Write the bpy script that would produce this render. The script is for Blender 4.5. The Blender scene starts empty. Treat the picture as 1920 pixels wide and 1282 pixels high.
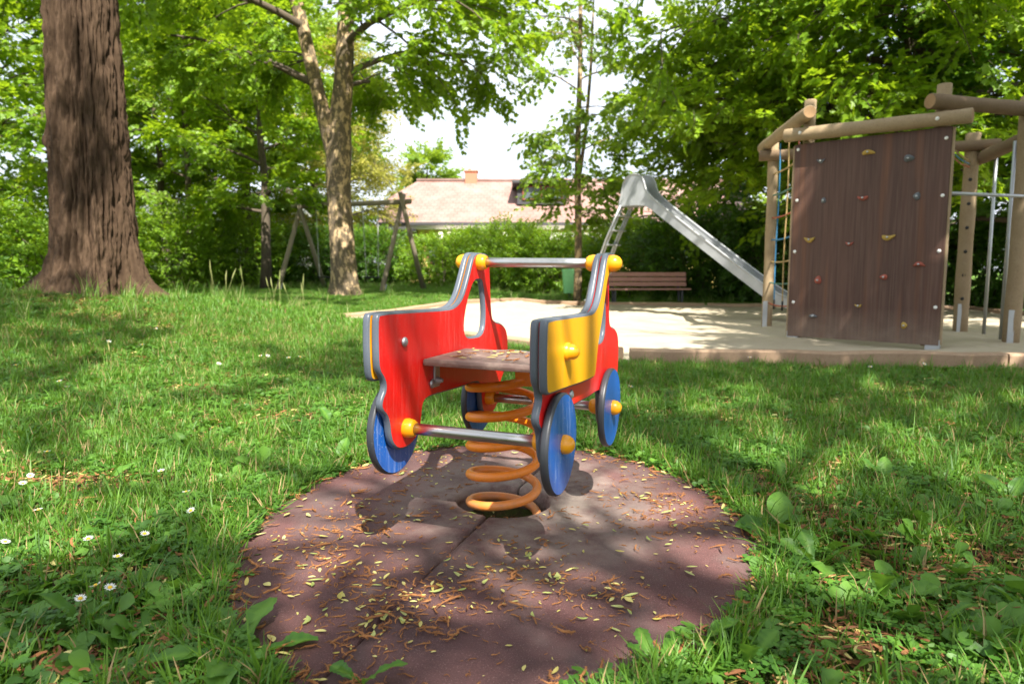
import bpy, bmesh, math, random
import numpy as np
from mathutils import Vector, Matrix, geometry
R = math.radians
sc = bpy.context.scene
COL = sc.collection

# ------------------------------------------------------------------ camera, light, exposure
cam_d = bpy.data.cameras.new('camera'); cam = bpy.data.objects.new('camera', cam_d); COL.objects.link(cam)
cam.location = (0, 0, .85); cam.rotation_euler = (R(90 - 6.02), 0, 0)
cam_d.sensor_width = 36; cam_d.lens = 24; cam_d.clip_start = .05; cam_d.clip_end = 2000
cam_d.dof.use_dof = True; cam_d.dof.focus_distance = 2.05; cam_d.dof.aperture_fstop = 3.8; cam_d.dof.aperture_blades = 9
sc.camera = cam
SUN_TO = Vector((.23, -.76, 1.0)).normalized()           # towards the sun: behind the camera, to the right
sun_d = bpy.data.lights.new('sun', 'SUN'); sun_d.energy = 5.0; sun_d.angle = R(.5); sun_d.color = (1, .95, .86)
sun = bpy.data.objects.new('sun', sun_d); COL.objects.link(sun)
sun.rotation_euler = (-SUN_TO).to_track_quat('-Z', 'Y').to_euler(); sun.location = (8, -9, 16)
w = bpy.data.worlds.new('World'); sc.world = w; w.use_nodes = True
wn = w.node_tree.nodes; wl = w.node_tree.links; wn.clear()
sky = wn.new('ShaderNodeTexSky'); sky.sky_type = 'NISHITA'; sky.sun_disc = False
sky.sun_elevation = math.asin(SUN_TO.z); sky.sun_rotation = math.atan2(SUN_TO.x, SUN_TO.y)
sky.air_density = 1.0; sky.dust_density = 2.5; sky.ozone_density = 1.0
cn = wn.new('ShaderNodeTexNoise'); cn.inputs['Scale'].default_value = 2.2; cn.inputs['Detail'].default_value = 6
tc = wn.new('ShaderNodeTexCoord'); mp = wn.new('ShaderNodeMapping'); mp.inputs['Scale'].default_value = (1, 1, 2.6)
wl.new(tc.outputs['Generated'], mp.inputs['Vector']); wl.new(mp.outputs['Vector'], cn.inputs['Vector'])
cr = wn.new('ShaderNodeValToRGB'); cr.color_ramp.elements[0].position = .32; cr.color_ramp.elements[1].position = .62
cr.color_ramp.elements[0].color = (.45, .45, .45, 1); cr.color_ramp.elements[1].color = (.9, .9, .9, 1)
wl.new(cn.outputs['Fac'], cr.inputs['Fac'])
mx = wn.new('ShaderNodeMixRGB'); mx.inputs['Color2'].default_value = (6.0, 6.3, 6.9, 1)      # thin bright cloud
wl.new(cr.outputs['Color'], mx.inputs['Fac']); wl.new(sky.outputs['Color'], mx.inputs['Color1'])
bg = wn.new('ShaderNodeBackground'); bg.inputs['Strength'].default_value = .086
wo = wn.new('ShaderNodeOutputWorld'); wl.new(mx.outputs['Color'], bg.inputs['Color']); wl.new(bg.outputs['Background'], wo.inputs['Surface'])
sc.view_settings.view_transform = 'Standard'; sc.view_settings.look = 'None'
sc.view_settings.gamma = 1; sc.view_settings.exposure = 1.6
sc.cycles.max_bounces = 8; sc.cycles.diffuse_bounces = 4; sc.cycles.transmission_bounces = 6; sc.cycles.transparent_max_bounces = 8
sc.cycles.use_denoising = True; sc.cycles.sample_clamp_indirect = 6

# ------------------------------------------------------------------ helpers
class MB:
    """collects vertices and faces of ONE mesh"""
    def __init__(s): s.v = []; s.f = []; s.m = []; s.sm = []
    def add(s, vs, fs, mi=0, smooth=False):
        o = len(s.v); s.v.extend([tuple(p) for p in vs])
        for f in fs: s.f.append([i + o for i in f]); s.m.append(mi); s.sm.append(smooth)
    def build(s, name, mats, parent=None, loc=None, rot=None):
        me = bpy.data.meshes.new(name); me.from_pydata(s.v, [], s.f)
        if not isinstance(mats, (list, tuple)): mats = [mats]
        for m in mats: me.materials.append(m)
        me.polygons.foreach_set('material_index', s.m); me.polygons.foreach_set('use_smooth', s.sm); me.update()
        return link(name, me, parent, loc, rot)
def link(name, me, parent=None, loc=None, rot=None):
    o = bpy.data.objects.new(name, me); COL.objects.link(o)
    if parent is not None: o.parent = parent
    if loc is not None: o.location = loc
    if rot is not None: o.rotation_euler = rot
    return o
def empty(name, loc=(0, 0, 0), rz=0):
    o = bpy.data.objects.new(name, None); COL.objects.link(o); o.location = loc; o.rotation_euler = (0, 0, rz); o.empty_display_size = .1
    return o
def tag(o, label, cat=None, group=None, kind=None):
    if label: o['label'] = label
    if cat: o['category'] = cat
    if group: o['group'] = group
    if kind: o['kind'] = kind
    return o
def copy_tree(o, parent=None):
    c = o.copy(); COL.objects.link(c); c.parent = parent
    for ch in list(o.children): copy_tree(ch, c)
    return c
def frame_of(d):
    d = Vector(d).normalized(); a = Vector((0, 0, 1)) if abs(d.z) < .9 else Vector((1, 0, 0))
    x = d.cross(a).normalized(); return x, x.cross(d).normalized()
def tube(mb, pts, rad, n=8, mi=0, cap=True, smooth=True, closed=False):
    pts = [Vector(p) for p in pts]; k = len(pts)
    if not isinstance(rad, (list, tuple)): rad = [rad] * k
    vs = []; x = None
    for i, p in enumerate(pts):
        d = (pts[min(i + 1, k - 1)] - pts[max(i - 1, 0)])
        if d.length < 1e-9: d = Vector((0, 0, 1))
        d.normalize()
        if x is None: x, _ = frame_of(d); y = d.cross(x)
        else:
            x = (x - d * x.dot(d)).normalized(); y = d.cross(x)
        for j in range(n):
            a = 2 * math.pi * j / n; vs.append(p + (x * math.cos(a) + y * math.sin(a)) * rad[i])
    fs = [[i * n + j, i * n + (j + 1) % n, (i + 1) * n + (j + 1) % n, (i + 1) * n + j] for i in range(k - 1) for j in range(n)]
    mb.add(vs, fs, mi, smooth)
    if cap:
        o = len(mb.v) - len(vs)
        mb.f.append([o + j for j in range(n)][::-1]); mb.m.append(mi); mb.sm.append(False)
        mb.f.append([o + (k - 1) * n + j for j in range(n)]); mb.m.append(mi); mb.sm.append(False)
def lathe(mb, o, axis, prof, n=20, mi=0):
    """prof: (distance along axis, radius)"""
    o = Vector(o); axis = Vector(axis).normalized(); x, y = frame_of(axis); vs = []
    for t, r in prof:
        for j in range(n):
            a = 2 * math.pi * j / n; vs.append(o + axis * t + (x * math.cos(a) + y * math.sin(a)) * max(r, 1e-5))
    k = len(prof)
    mb.add(vs, [[i * n + j, i * n + (j + 1) % n, (i + 1) * n + (j + 1) % n, (i + 1) * n + j] for i in range(k - 1) for j in range(n)], mi, True)
def box(mb, c, ex, ey, ez, bev=.006, mi=0):
    """bevelled box: centre c and three half-extent vectors"""
    c, ex, ey, ez = Vector(c), Vector(ex), Vector(ey), Vector(ez)
    L = [ex.length, ey.length, ez.length]; b = [min(bev / l, .45) for l in L]
    bm = bmesh.new(); bmesh.ops.create_cube(bm, size=2)
    for v in bm.verts: v.co = Vector((v.co.x * L[0], v.co.y * L[1], v.co.z * L[2]))
    if bev > 0: bmesh.ops.bevel(bm, geom=bm.edges[:], offset=min(bev, min(L) * .9), segments=2, profile=.6, affect='EDGES')
    X, Y, Z = ex.normalized(), ey.normalized(), ez.normalized()
    bm.verts.index_update()
    mb.add([c + X * v.co.x + Y * v.co.y + Z * v.co.z for v in bm.verts], [[v.index for v in f.verts] for f in bm.faces], mi)
    bm.free()
def abox(mb, x0, x1, y0, y1, z0, z1, bev=.006, mi=0):
    box(mb, ((x0 + x1) / 2, (y0 + y1) / 2, (z0 + z1) / 2), ((x1 - x0) / 2, 0, 0), (0, (y1 - y0) / 2, 0), (0, 0, (z1 - z0) / 2), bev, mi)
def chaikin(p, it=2):
    p = [Vector(q) for q in p]
    for _ in range(it):
        q = []
        for i in range(len(p)):
            a, b = p[i], p[(i + 1) % len(p)]; q += [a * .75 + b * .25, a * .25 + b * .75]
        p = q
    return p
def smoothline(p, it=2):
    p = [Vector(q) for q in p]
    for _ in range(it):
        q = [p[0]]
        for i in range(len(p) - 1): q += [p[i] * .75 + p[i + 1] * .25, p[i] * .25 + p[i + 1] * .75]
        p = q + [p[-1]]
    return p
_T = np.random.RandomState(5).rand(256, 256)
def vn(x, y):
    x = np.asarray(x, float); y = np.asarray(y, float); xi = np.floor(x).astype(int); yi = np.floor(y).astype(int)
    fx = x - xi; fy = y - yi; fx = fx * fx * (3 - 2 * fx); fy = fy * fy * (3 - 2 * fy)
    t = lambda a, b: _T[a & 255, b & 255]
    return (t(xi, yi) * (1 - fx) + t(xi + 1, yi) * fx) * (1 - fy) + (t(xi, yi + 1) * (1 - fx) + t(xi + 1, yi + 1) * fx) * fy
def fbm(x, y, o=4):
    s = 0; a = .5
    for i in range(o): s = s + a * vn(x * 2 ** i + 17 * i, y * 2 ** i + 31 * i); a /= 2
    return s / (1 - .5 ** o)
def sst(a, b, t):
    k = np.clip((np.asarray(t, float) - a) / (b - a), 0, 1); return k * k * (3 - 2 * k)

# ------------------------------------------------------------------ materials
class NT:
    def __init__(s, name):
        s.m = bpy.data.materials.new(name); s.m.use_nodes = True; s.t = s.m.node_tree; s.t.nodes.clear()
        s.out = s.n('ShaderNodeOutputMaterial')
    def n(s, t, **k):
        o = s.t.nodes.new(t)
        for a, b in k.items():
            if a in o.inputs: s.set(o.inputs[a], b)
            else: setattr(o, a, b)
        return o
    def set(s, sock, v):
        if isinstance(v, bpy.types.NodeSocket): s.t.links.new(v, sock)
        elif isinstance(v, (tuple, list)) and len(v) == 3 and sock.type == 'RGBA': sock.default_value = (*v, 1)
        else: sock.default_value = v
    def co(s, kind='Object', scale=(1, 1, 1), rot=(0, 0, 0)):
        c = s.n('ShaderNodeTexCoord'); m = s.n('ShaderNodeMapping'); s.set(m.inputs['Vector'], c.outputs[kind])
        m.inputs['Scale'].default_value = scale; m.inputs['Rotation'].default_value = rot; return m.outputs['Vector']
    def noise(s, vec, scale, detail=4, rough=.5):
        o = s.n('ShaderNodeTexNoise'); s.set(o.inputs['Vector'], vec); o.inputs['Scale'].default_value = scale
        o.inputs['Detail'].default_value = detail; o.inputs['Roughness'].default_value = rough; return o.outputs['Fac']
    def ramp(s, fac, stops):
        o = s.n('ShaderNodeValToRGB'); s.set(o.inputs['Fac'], fac); e = o.color_ramp.elements
        while len(e) < len(stops): e.new(.5)
        for i, (p, c) in enumerate(stops):
            e[i].position = p; e[i].color = (*c, 1) if isinstance(c, (tuple, list)) else (c, c, c, 1)
        return o.outputs['Color']
    def mix(s, f, a, b, mode='MIX'):
        o = s.n('ShaderNodeMixRGB'); o.blend_type = mode; s.set(o.inputs['Fac'], f); s.set(o.inputs['Color1'], a); s.set(o.inputs['Color2'], b); return o.outputs['Color']
    def math(s, op, a, b=0.):
        o = s.n('ShaderNodeMath'); o.operation = op; s.set(o.inputs[0], a); s.set(o.inputs[1], b); return o.outputs[0]
    def bump(s, h, strength=.4, dist=.01):
        o = s.n('ShaderNodeBump'); s.set(o.inputs['Height'], h); o.inputs['Strength'].default_value = strength; o.inputs['Distance'].default_value = dist; return o.outputs['Normal']
    def pbr(s, col, rough=.6, normal=None, metal=0., spec=.5, coat=0.):
        o = s.n('ShaderNodeBsdfPrincipled'); s.set(o.inputs['Base Color'], col); s.set(o.inputs['Roughness'], rough)
        s.set(o.inputs['Metallic'], metal); o.inputs['Specular IOR Level'].default_value = spec; o.inputs['Coat Weight'].default_value = coat
        if normal is not None: s.set(o.inputs['Normal'], normal)
        return o.outputs[0]
    def done(s, sh): s.set(s.out.inputs['Surface'], sh); return s.m

def m_plastic(name, col, dust=(.62, .55, .5), wear=.5, rough=.34, streak=True):
    t = NT(name); v = t.co('Object'); vs = t.co('Object', (1, 1, .06))
    sp = t.ramp(t.noise(v, 190, 2, .6), [(.66, 0), (.74, 1)])                     # pale scuff specks
    ar = t.ramp(t.noise(v, 5, 4), [(.38, .12), (.68, 1)])
    st = t.ramp(t.noise(vs, 130, 3, .7), [(.5, 0), (.78, 1)])                     # vertical scratches
    f = t.math('MULTIPLY', t.math('MULTIPLY', t.math('ADD', sp, t.math('MULTIPLY', st, .45) if streak else 0.), ar), wear)
    low = t.ramp(t.noise(v, 2.2, 3), [(.3, 0), (.8, 1)])
    c = t.mix(t.math('MULTIPLY', low, .22), col, tuple(x * .5 + .01 for x in col))
    c = t.mix(t.math('MINIMUM', f, .8), c, dust)
    return t.done(t.pbr(c, t.math('ADD', t.math('MULTIPLY', f, .35), rough), t.bump(t.noise(v, 240, 2), .06, .002), spec=.5))
M = {}
M['red'] = m_plastic('red_plastic', (.62, .008, .007), dust=(.72, .45, .40), wear=.45)
M['yellow'] = m_plastic('yellow_plastic', (.76, .36, .005), wear=.3)
M['blue'] = m_plastic('blue_plastic', (.006, .085, .36), dust=(.42, .48, .6), wear=2.0)
M['edge'] = m_plastic('grey_plastic_core', (.085, .10, .125), dust=(.4, .4, .4), wear=.35, rough=.38, streak=False)
M['black_edge'] = m_plastic('dark_plastic_core', (.03, .033, .04), dust=(.3, .3, .28), wear=.5, rough=.42, streak=False)
M['knob'] = m_plastic('yellow_knob', (.76, .31, .006), wear=.12, rough=.3, streak=False)
def m_steel(name, col=(.55, .54, .52), rough=.3, streak=40):
    t = NT(name); v = t.co('Object', (1, 1, 1)); a = t.noise(v, streak, 4, .7); b = t.noise(v, 4, 3)
    c = t.mix(t.math('MULTIPLY', b, .5), col, tuple(x * .6 for x in col))
    return t.done(t.pbr(c, t.math('ADD', t.math('MULTIPLY', a, .25), rough - .1), t.bump(a, .05, .002), metal=1.))
M['steel'] = m_steel('brushed_steel'); M['galv'] = m_steel('galvanised_steel', (.5, .52, .53), .5, 18)
t = NT('slide_sheet_steel'); v = t.co('Object'); c = t.mix(t.ramp(t.noise(v, 3, 5), [(.35, 0), (.7, 1)]), (.40, .41, .42), (.26, .27, .28))
M['slide'] = t.done(t.pbr(c, .42, metal=.35))
t = NT('orange_spring_paint'); v = t.co('Object'); sp = t.ramp(t.noise(v, 60, 5, .7), [(.55, 0), (.72, 1)]); lo = t.co('Object', (1, 1, 1))
gz = t.n('ShaderNodeSeparateXYZ'); t.set(gz.inputs[0], t.co('Object')); zl = t.ramp(gz.outputs['Z'], [(0, 1), (.2, 0)])
c = t.mix(t.math('MULTIPLY', sp, .45), (.80, .22, .006), (.35, .13, .04)); c = t.mix(t.math('MULTIPLY', zl, t.noise(v, 25, 4)), c, (.30, .19, .12))
M['spring'] = t.done(t.pbr(c, .42, t.bump(t.noise(v, 120, 3), .15, .003)))
t = NT('seat_board'); v = t.co('Object'); vg = t.co('Object', (.6, 6, 6)); c = t.mix(t.noise(vg, 14, 5, .7), (.07, .042, .035), (.19, .125, .105))
c = t.mix(t.ramp(t.noise(v, 30, 4), [(.5, 0), (.75, .6)]), c, (.28, .21, .17))
M['seat'] = t.done(t.pbr(c, .55, t.bump(t.noise(vg, 40, 3), .25, .002)))

def m_log(name, a, b, dark=.5, scale=1.):
    t = NT(name); v = t.co('Object', (1, 1, 1)); vz = t.co('Generated', (12, 12, 1.2))
    n1 = t.noise(v, 7 * scale, 5, .65); n2 = t.noise(v, 55 * scale, 4, .7)
    c = t.mix(n1, a, b); c = t.mix(t.ramp(n2, [(.52, 0), (.8, dark)]), c, tuple(x * .35 for x in a))
    return t.done(t.pbr(c, .8, t.bump(n2, .35, .006), spec=.25))
M['log'] = m_log('weathered_log', (.23, .16, .085), (.34, .26, .165)); M['logdark'] = m_log('dark_log', (.13, .085, .05), (.20, .14, .085))
M['swinglog'] = m_log('swing_timber', (.20, .165, .12), (.34, .28, .20)); M['endgrain'] = m_log('log_end_grain', (.22, .13, .06), (.33, .21, .11), .7, 2)
M['timber'] = m_log('edging_timber', (.27, .17, .105), (.38, .27, .18), .45); M['bench'] = m_log('red_brown_slat', (.36, .17, .13), (.46, .27, .22), .35)
t = NT('climbing_board'); v = t.co('Object'); vs = t.co('Object', (9, 9, .35)); s1 = t.noise(vs, 1.2, 5, .65); vf = t.co('Object', (60, 60, 1.4)); s2 = t.noise(vf, 1, 4, .6)
c = t.mix(t.ramp(s1, [(.3, 0), (.72, 1)]), (.055, .027, .019), (.092, .044, .030)); c = t.mix(t.ramp(s2, [(.42, 0), (.8, .5)]), c, (.17, .105, .078))
rust = t.ramp(t.noise(t.co('Object', (5, 5, .25), (0, 0, 0)), 1.7, 3), [(.55, 0), (.72, .55)]); c = t.mix(rust, c, (.16, .06, .022))
gz = t.n('ShaderNodeSeparateXYZ'); t.set(gz.inputs[0], t.co('Object')); lo = t.ramp(gz.outputs['Z'], [(0, .6), (.42, 0)]); c = t.mix(t.math('MULTIPLY', lo, t.noise(v, 6, 5)), c, (.34, .27, .2))
M['board'] = t.done(t.pbr(c, .62, t.bump(t.noise(t.co('Object', (1, 1, 1)), 160, 2), .1, .002), spec=.35))
def m_plain(name, col, rough=.6, var=.25, scale=20, bump=.15, metal=0., spec=.4):
    t = NT(name); v = t.co('Object'); n = t.noise(v, scale, 5, .6)
    return t.done(t.pbr(t.mix(n, tuple(x * (1 - var) for x in col), tuple(min(1, x * (1 + var)) for x in col)), rough, t.bump(n, bump, .004), metal=metal, spec=spec))
for k, c in dict(hold_grey=(.11, .12, .13), hold_yellow=(.38, .25, .05), hold_red=(.28, .07, .045), bolt_white=(.75, .74, .70), rope_blue=(.03, .16, .30), rope_tan=(.36, .25, .10),
                 rope_red=(.32, .08, .04), rope_green=(.07, .17, .13), rubber=(.02, .02, .02), bin=(.24, .60, .27), chain=(.45, .45, .43), wall_yellow=(.62, .44, .15),
                 wall_white=(.75, .73, .68), window_frame=(.20, .05, .035), dark_metal=(.05, .05, .055), awning=(.8, .74, .66), poster=(.75, .28, .04), brick=(.42, .17, .10), poster_white=(.7,.7,.68)).items():
    M[k] = m_plain(k, c)
t = NT('window_glass'); M['glass'] = t.done(t.pbr((.08, .10, .11), .06, spec=.8))
t = NT('roof_tiles'); v = t.co('Object'); br = t.n('ShaderNodeTexBrick'); t.set(br.inputs['Vector'], t.co('UV')); br.inputs['Scale'].default_value = 1; br.offset = .5
br.inputs['Color1'].default_value = (.26, .135, .11, 1); br.inputs['Color2'].default_value = (.285, .155, .13, 1); br.inputs['Mortar'].default_value = (.20, .115, .095, 1)
br.inputs['Mortar Size'].default_value = .03; br.inputs['Brick Width'].default_value = .3; br.inputs['Row Height'].default_value = .33
c = t.mix(t.ramp(t.noise(v, 1.3, 5), [(.4, 0), (.75, .5)]), br.outputs['Color'], (.33, .255, .23))
M['tiles'] = t.done(t.pbr(c, .8, t.bump(br.outputs['Fac'], .6, -.03)))

def m_leaf(name, c0, c1, tcol, trans=.42, rough=.42):
    t = NT(name); oi = t.n('ShaderNodeObjectInfo'); at = t.n('ShaderNodeAttribute', attribute_name='shade')
    f = t.math('ADD', t.math('MULTIPLY', oi.outputs['Random'], .5), t.math('MULTIPLY', at.outputs['Fac'], .5))
    c = t.mix(f, c0, c1); p = t.pbr(c, rough, spec=.35)
    tr = t.n('ShaderNodeBsdfTranslucent'); t.set(tr.inputs['Color'], t.mix(f, tuple(x * .75 for x in tcol), tcol))
    ms = t.n('ShaderNodeMixShader'); ms.inputs[0].default_value = trans; t.set(ms.inputs[1], p); t.set(ms.inputs[2], tr.outputs[0]); return t.done(ms.outputs[0])
M['maple'] = m_leaf('maple_leaf', (.075, .165, .010), (.20, .32, .016), (.44, .62, .02), .45)
M['maple_pale'] = m_leaf('pale_maple_leaf', (.10, .20, .02), (.23, .34, .03), (.46, .62, .04))
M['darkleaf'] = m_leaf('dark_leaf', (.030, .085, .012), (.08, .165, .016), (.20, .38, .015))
M['shrub'] = m_leaf('shrub_leaf', (.07, .165, .014), (.21, .34, .02), (.42, .62, .02))
M['golden'] = m_leaf('golden_leaf', (.20, .21, .03), (.33, .30, .05), (.5, .5, .07))
M['grass'] = m_leaf('grass_blade', (.04, .125, .012), (.135, .26, .026), (.24, .44, .03), .34, .5)
M['clover'] = m_leaf('clover_leaf', (.035, .11, .014), (.09, .20, .024), (.16, .34, .03), .28, .5)
M['weed'] = m_leaf('weed_leaf', (.042, .125, .016), (.105, .225, .026), (.20, .38, .03), .3, .5)
M['seedgrass'] = m_leaf('seed_grass', (.22, .25, .08), (.38, .38, .16), (.4, .42, .15), .3, .5)
M['straw'] = m_leaf('straw', (.22, .15, .06), (.38, .28, .13), (.3, .22, .08), .2, .7)
M['catkin'] = m_leaf('dry_catkin', (.17, .062, .02), (.36, .16, .055), (.3, .12, .03), .12, .8)
M['litter'] = m_leaf('brown_litter', (.10, .04, .018), (.33, .14, .05), (.2, .08, .02), .1, .85)
M['yleaf'] = m_leaf('fallen_yellow_leaf', (.42, .34, .06), (.62, .56, .22), (.4, .36, .08), .2, .5)
M['gleaf'] = m_leaf('fallen_green_leaf', (.24, .30, .06), (.42, .44, .16), (.3, .36, .05), .2, .5)
M['petal'] = m_leaf('white_petal', (.72, .72, .70), (.82, .82, .80), (.7, .7, .65), .25, .6)
M['disc'] = m_plain('daisy_disc', (.75, .46, .02)); M['stem'] = m_plain('green_stem', (.10, .17, .03))

def m_bark(name, a, b, patch=None, scale=1., vstr=.18):
    t = NT(name); v = t.co('Object', (1, 1, vstr)); w = t.co('Object')
    n1 = t.noise(v, 26 * scale, 6, .7); n2 = t.noise(w, 3 * scale, 4); c = t.mix(t.ramp(n1, [(.3, 0), (.72, 1)]), a, b)
    c = t.mix(t.math('MULTIPLY', n2, .5), c, tuple(x * .7 for x in a))
    h = n1
    if patch:
        pf = t.ramp(t.noise(t.co('Object', (1, 1, .55)), 9 * scale, 6, .72), [(.50, 0), (.56, 1)]); c = t.mix(pf, c, patch); h = t.math('SUBTRACT', n1, t.math('MULTIPLY', pf, .6))
    return t.done(t.pbr(c, .9, t.bump(h, .7, .015), spec=.15))
M['bigbark'] = m_bark('furrowed_bark', (.034, .020, .012), (.110, .070, .042))
M['maplebark'] = m_bark('flaking_bark', (.10, .075, .05), (.19, .15, .10), (.46, .33, .19))
M['bark'] = m_bark('grey_brown_bark', (.075, .058, .042), (.16, .13, .095), scale=1.4)

# ------------------------------------------------------------------ terrain
MC = (-.03, 2.22); MRX, MRY = .82, 1.0; SPR = Vector((-.03, 2.37, 0))
PIT = [(-3.45, 11.15), (1.0, 6.12), (8.6, 5.42), (9.5, 14.2), (4.4, 15.6), (1.6, 16.4), (.2, 17.6), (-.7, 15.2), (-2.2, 12.6)]
def inpoly(x, y, poly):
    x = np.asarray(x, float); y = np.asarray(y, float); r = np.zeros(x.shape, bool); n = len(poly)
    for i in range(n):
        (x0, y0), (x1, y1) = poly[i], poly[(i + 1) % n]
        if y0 == y1: continue
        c = ((y0 > y) != (y1 > y)) & (x < (x1 - x0) * (y - y0) / (y1 - y0) + x0); r ^= c
    return r
def polydist(x, y, poly):
    x = np.asarray(x, float); y = np.asarray(y, float); d = np.full(x.shape, 1e9); n = len(poly)
    for i in range(n):
        (x0, y0), (x1, y1) = poly[i], poly[(i + 1) % n]; L = (x1 - x0) ** 2 + (y1 - y0) ** 2
        t = np.clip(((x - x0) * (x1 - x0) + (y - y0) * (y1 - y0)) / L, 0, 1)
        d = np.minimum(d, np.hypot(x - x0 - t * (x1 - x0), y - y0 - t * (y1 - y0)))
    return d
def mshift(y): return MC[0] - .06 * (1 - sst(1.25, 2.0, y))
def matr(x, y): return ((np.abs(np.asarray(x) - mshift(y)) / MRX) ** 2.03 + (np.abs(np.asarray(y) - MC[1]) / MRY) ** 2.03) ** (1 / 2.03)
def HT(x, y):
    x = np.asarray(x, float); y = np.asarray(y, float)
    z = .6 * np.exp(-((x + 5) ** 2 + (y - 7.9) ** 2) / 8) + .22 * sst(11.5, 16, y) * sst(1, -2, x)
    far = sst(60, 14, np.hypot(x, y - 5))
    z = z + (fbm(x * 1.3 + 50, y * 1.3 + 50, 4) - .5) * .06 * far * sst(1.0, 1.4, matr(x, y)) * (1 - .8 * inpoly(x, y, PIT))
    z = z - .03 * (1 - sst(.95, 1.06, matr(x, y)))
    z = z - .05 * (1 - sst(.12, .19, np.hypot(x - SPR.x, y - SPR.y)))
    z = z - .06 * inpoly(x, y, PIT) * sst(0, .25, polydist(x, y, PIT))
    return z
def h1(x, y): return float(HT(np.array([x]), np.array([y]))[0])
def axis(parts):
    o = []
    for a, b, s in parts: o += list(np.arange(a, b, s))
    return np.array(o)
gx = axis([(-600, -100, 60), (-100, -30, 8), (-30, -9, 1), (-9, -1.3, .12), (-1.3, 1.3, .045), (1.3, 9, .12), (9, 30, 1), (30, 100, 8), (100, 601, 60)])
gy = axis([(-300, -60, 40), (-60, -8, 4), (-8, 1, .4), (1, 3.6, .045), (3.6, 12, .12), (12, 26, .4), (26, 60, 2), (60, 120, 10), (120, 801, 60)])
X, Y = np.meshgrid(gx, gy); Zg = HT(X.ravel(), Y.ravel()).reshape(X.shape)
def gridmesh(name, X, Y, Z, mat, keep=None, kind='structure', smooth=True):
    ny, nx = X.shape; me = bpy.data.meshes.new(name); idx = np.arange(nx * ny).reshape(ny, nx)
    q = np.stack([idx[:-1, :-1], idx[:-1, 1:], idx[1:, 1:], idx[1:, :-1]], -1).reshape(-1, 4)
    if keep is not None: q = q[keep.ravel()]
    me.from_pydata(np.stack([X, Y, Z], -1).reshape(-1, 3).tolist(), [], q.tolist()); me.materials.append(mat)
    me.polygons.foreach_set('use_smooth', [smooth] * len(me.polygons)); me.update()
    o = link(name, me); o['kind'] = kind; return o
t = NT('soil_and_thatch'); v = t.co('Object'); n1 = t.noise(v, 3.2, 6, .7); n2 = t.noise(v, 60, 5, .75); n3 = t.noise(v, 150, 3, .7)
soil = t.mix(n2, (.035, .022, .014), (.11, .068, .04)); soil = t.mix(t.ramp(n3, [(.58, 0), (.70, .8)]), soil, (.26, .12, .05))
green = t.mix(n2, (.035, .075, .012), (.10, .17, .03)); c = t.mix(t.ramp(n1, [(.40, 0), (.62, 1)]), soil, green)
gy_ = t.n('ShaderNodeSeparateXYZ'); t.set(gy_.inputs[0], v); fr = t.ramp(t.math('MULTIPLY', gy_.outputs['Y'], .05), [(.35, 0), (.6, 1)])
c = t.mix(fr, c, t.mix(n1, (.07, .14, .02), (.12, .21, .035)))
M['ground'] = t.done(t.pbr(c, .95, t.bump(n2, .8, .03), spec=.1))
gridmesh('ground', X, Y, Zg, M['ground'])

# sandpit: one uneven sheet of sand
sx = np.arange(-3.9, 9.8, .09); sy = np.arange(5.2, 18, .09); SX, SY = np.meshgrid(sx, sy)
def SAND(x, y): return .028 + (fbm(x * 1.6, y * 1.6, 4) - .5) * .07 + (fbm(x * 5 + 9, y * 5, 3) - .5) * .035 - .05 * np.exp(-(((x - 4.05) / .8) ** 2 + ((y - 7.75) / .5) ** 2))
cx = (SX[:-1, :-1] + SX[1:, 1:]) / 2; cy = (SY[:-1, :-1] + SY[1:, 1:]) / 2
SZ = SAND(SX, SY) + .18 * sst(11.5, 16, SY) * sst(1, -2, SX)
t = NT('playground_sand'); v = t.co('Object'); n1 = t.noise(v, 2.5, 5); n2 = t.noise(v, 90, 4, .8)
c = t.mix(n1, (.36, .30, .215), (.47, .405, .30)); c = t.mix(t.ramp(n2, [(.55, 0), (.75, .5)]), c, (.27, .20, .13))
M['sand'] = t.done(t.pbr(c, .95, t.bump(t.noise(v, 24, 6, .7), .6, .03), spec=.1))
gridmesh('sand', SX, SY, SZ, M['sand'], inpoly(cx, cy, PIT))

# timber edging round the pit, each timber a piece of its own
edge = empty('sandpit_edging', (1.0, 6.12, 0)); tag(edge, 'low weathered timber edging around the sandpit, beside the lawn', 'edging')
def timber(a, b, w_=.065, z0=-.08, z1=.12, r=0):
    a = Vector((a[0], a[1], 0)); b = Vector((b[0], b[1], 0)); d = (b - a).normalized(); nrm = Vector((-d.y, d.x, 0)); mb = MB(); n = 9; vs = []; rng = random.Random(r)
    za = [(h1(*(a.lerp(b, i / n)).xy) if False else 0) for i in range(n + 1)]
    prof = [(-1, z0), (-1, z1 - .018), (-.72, z1), (.72, z1), (1, z1 - .018), (1, z0)]
    for i in range(n + 1):
        p = a.lerp(b, i / n); e = rng.uniform(-.008, .008); g = .19 * float(sst(11.5, 16, p.y) * sst(1, -2, p.x))
        for s, z in prof: vs.append(p + nrm * (s * w_ + rng.uniform(-.004, .004)) + Vector((0, 0, z + e + g)))
    k = len(prof); fs = [[i * k + j, i * k + j + 1, (i + 1) * k + j + 1, (i + 1) * k + j] for i in range(n) for j in range(k - 1)] + [list(range(k))[::-1], [n * k + j for j in range(k)]]
    mb.add(vs, fs); o = mb.build('timber', M['timber'], edge); o.matrix_parent_inverse = Matrix.Translation(-edge.location)
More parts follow.
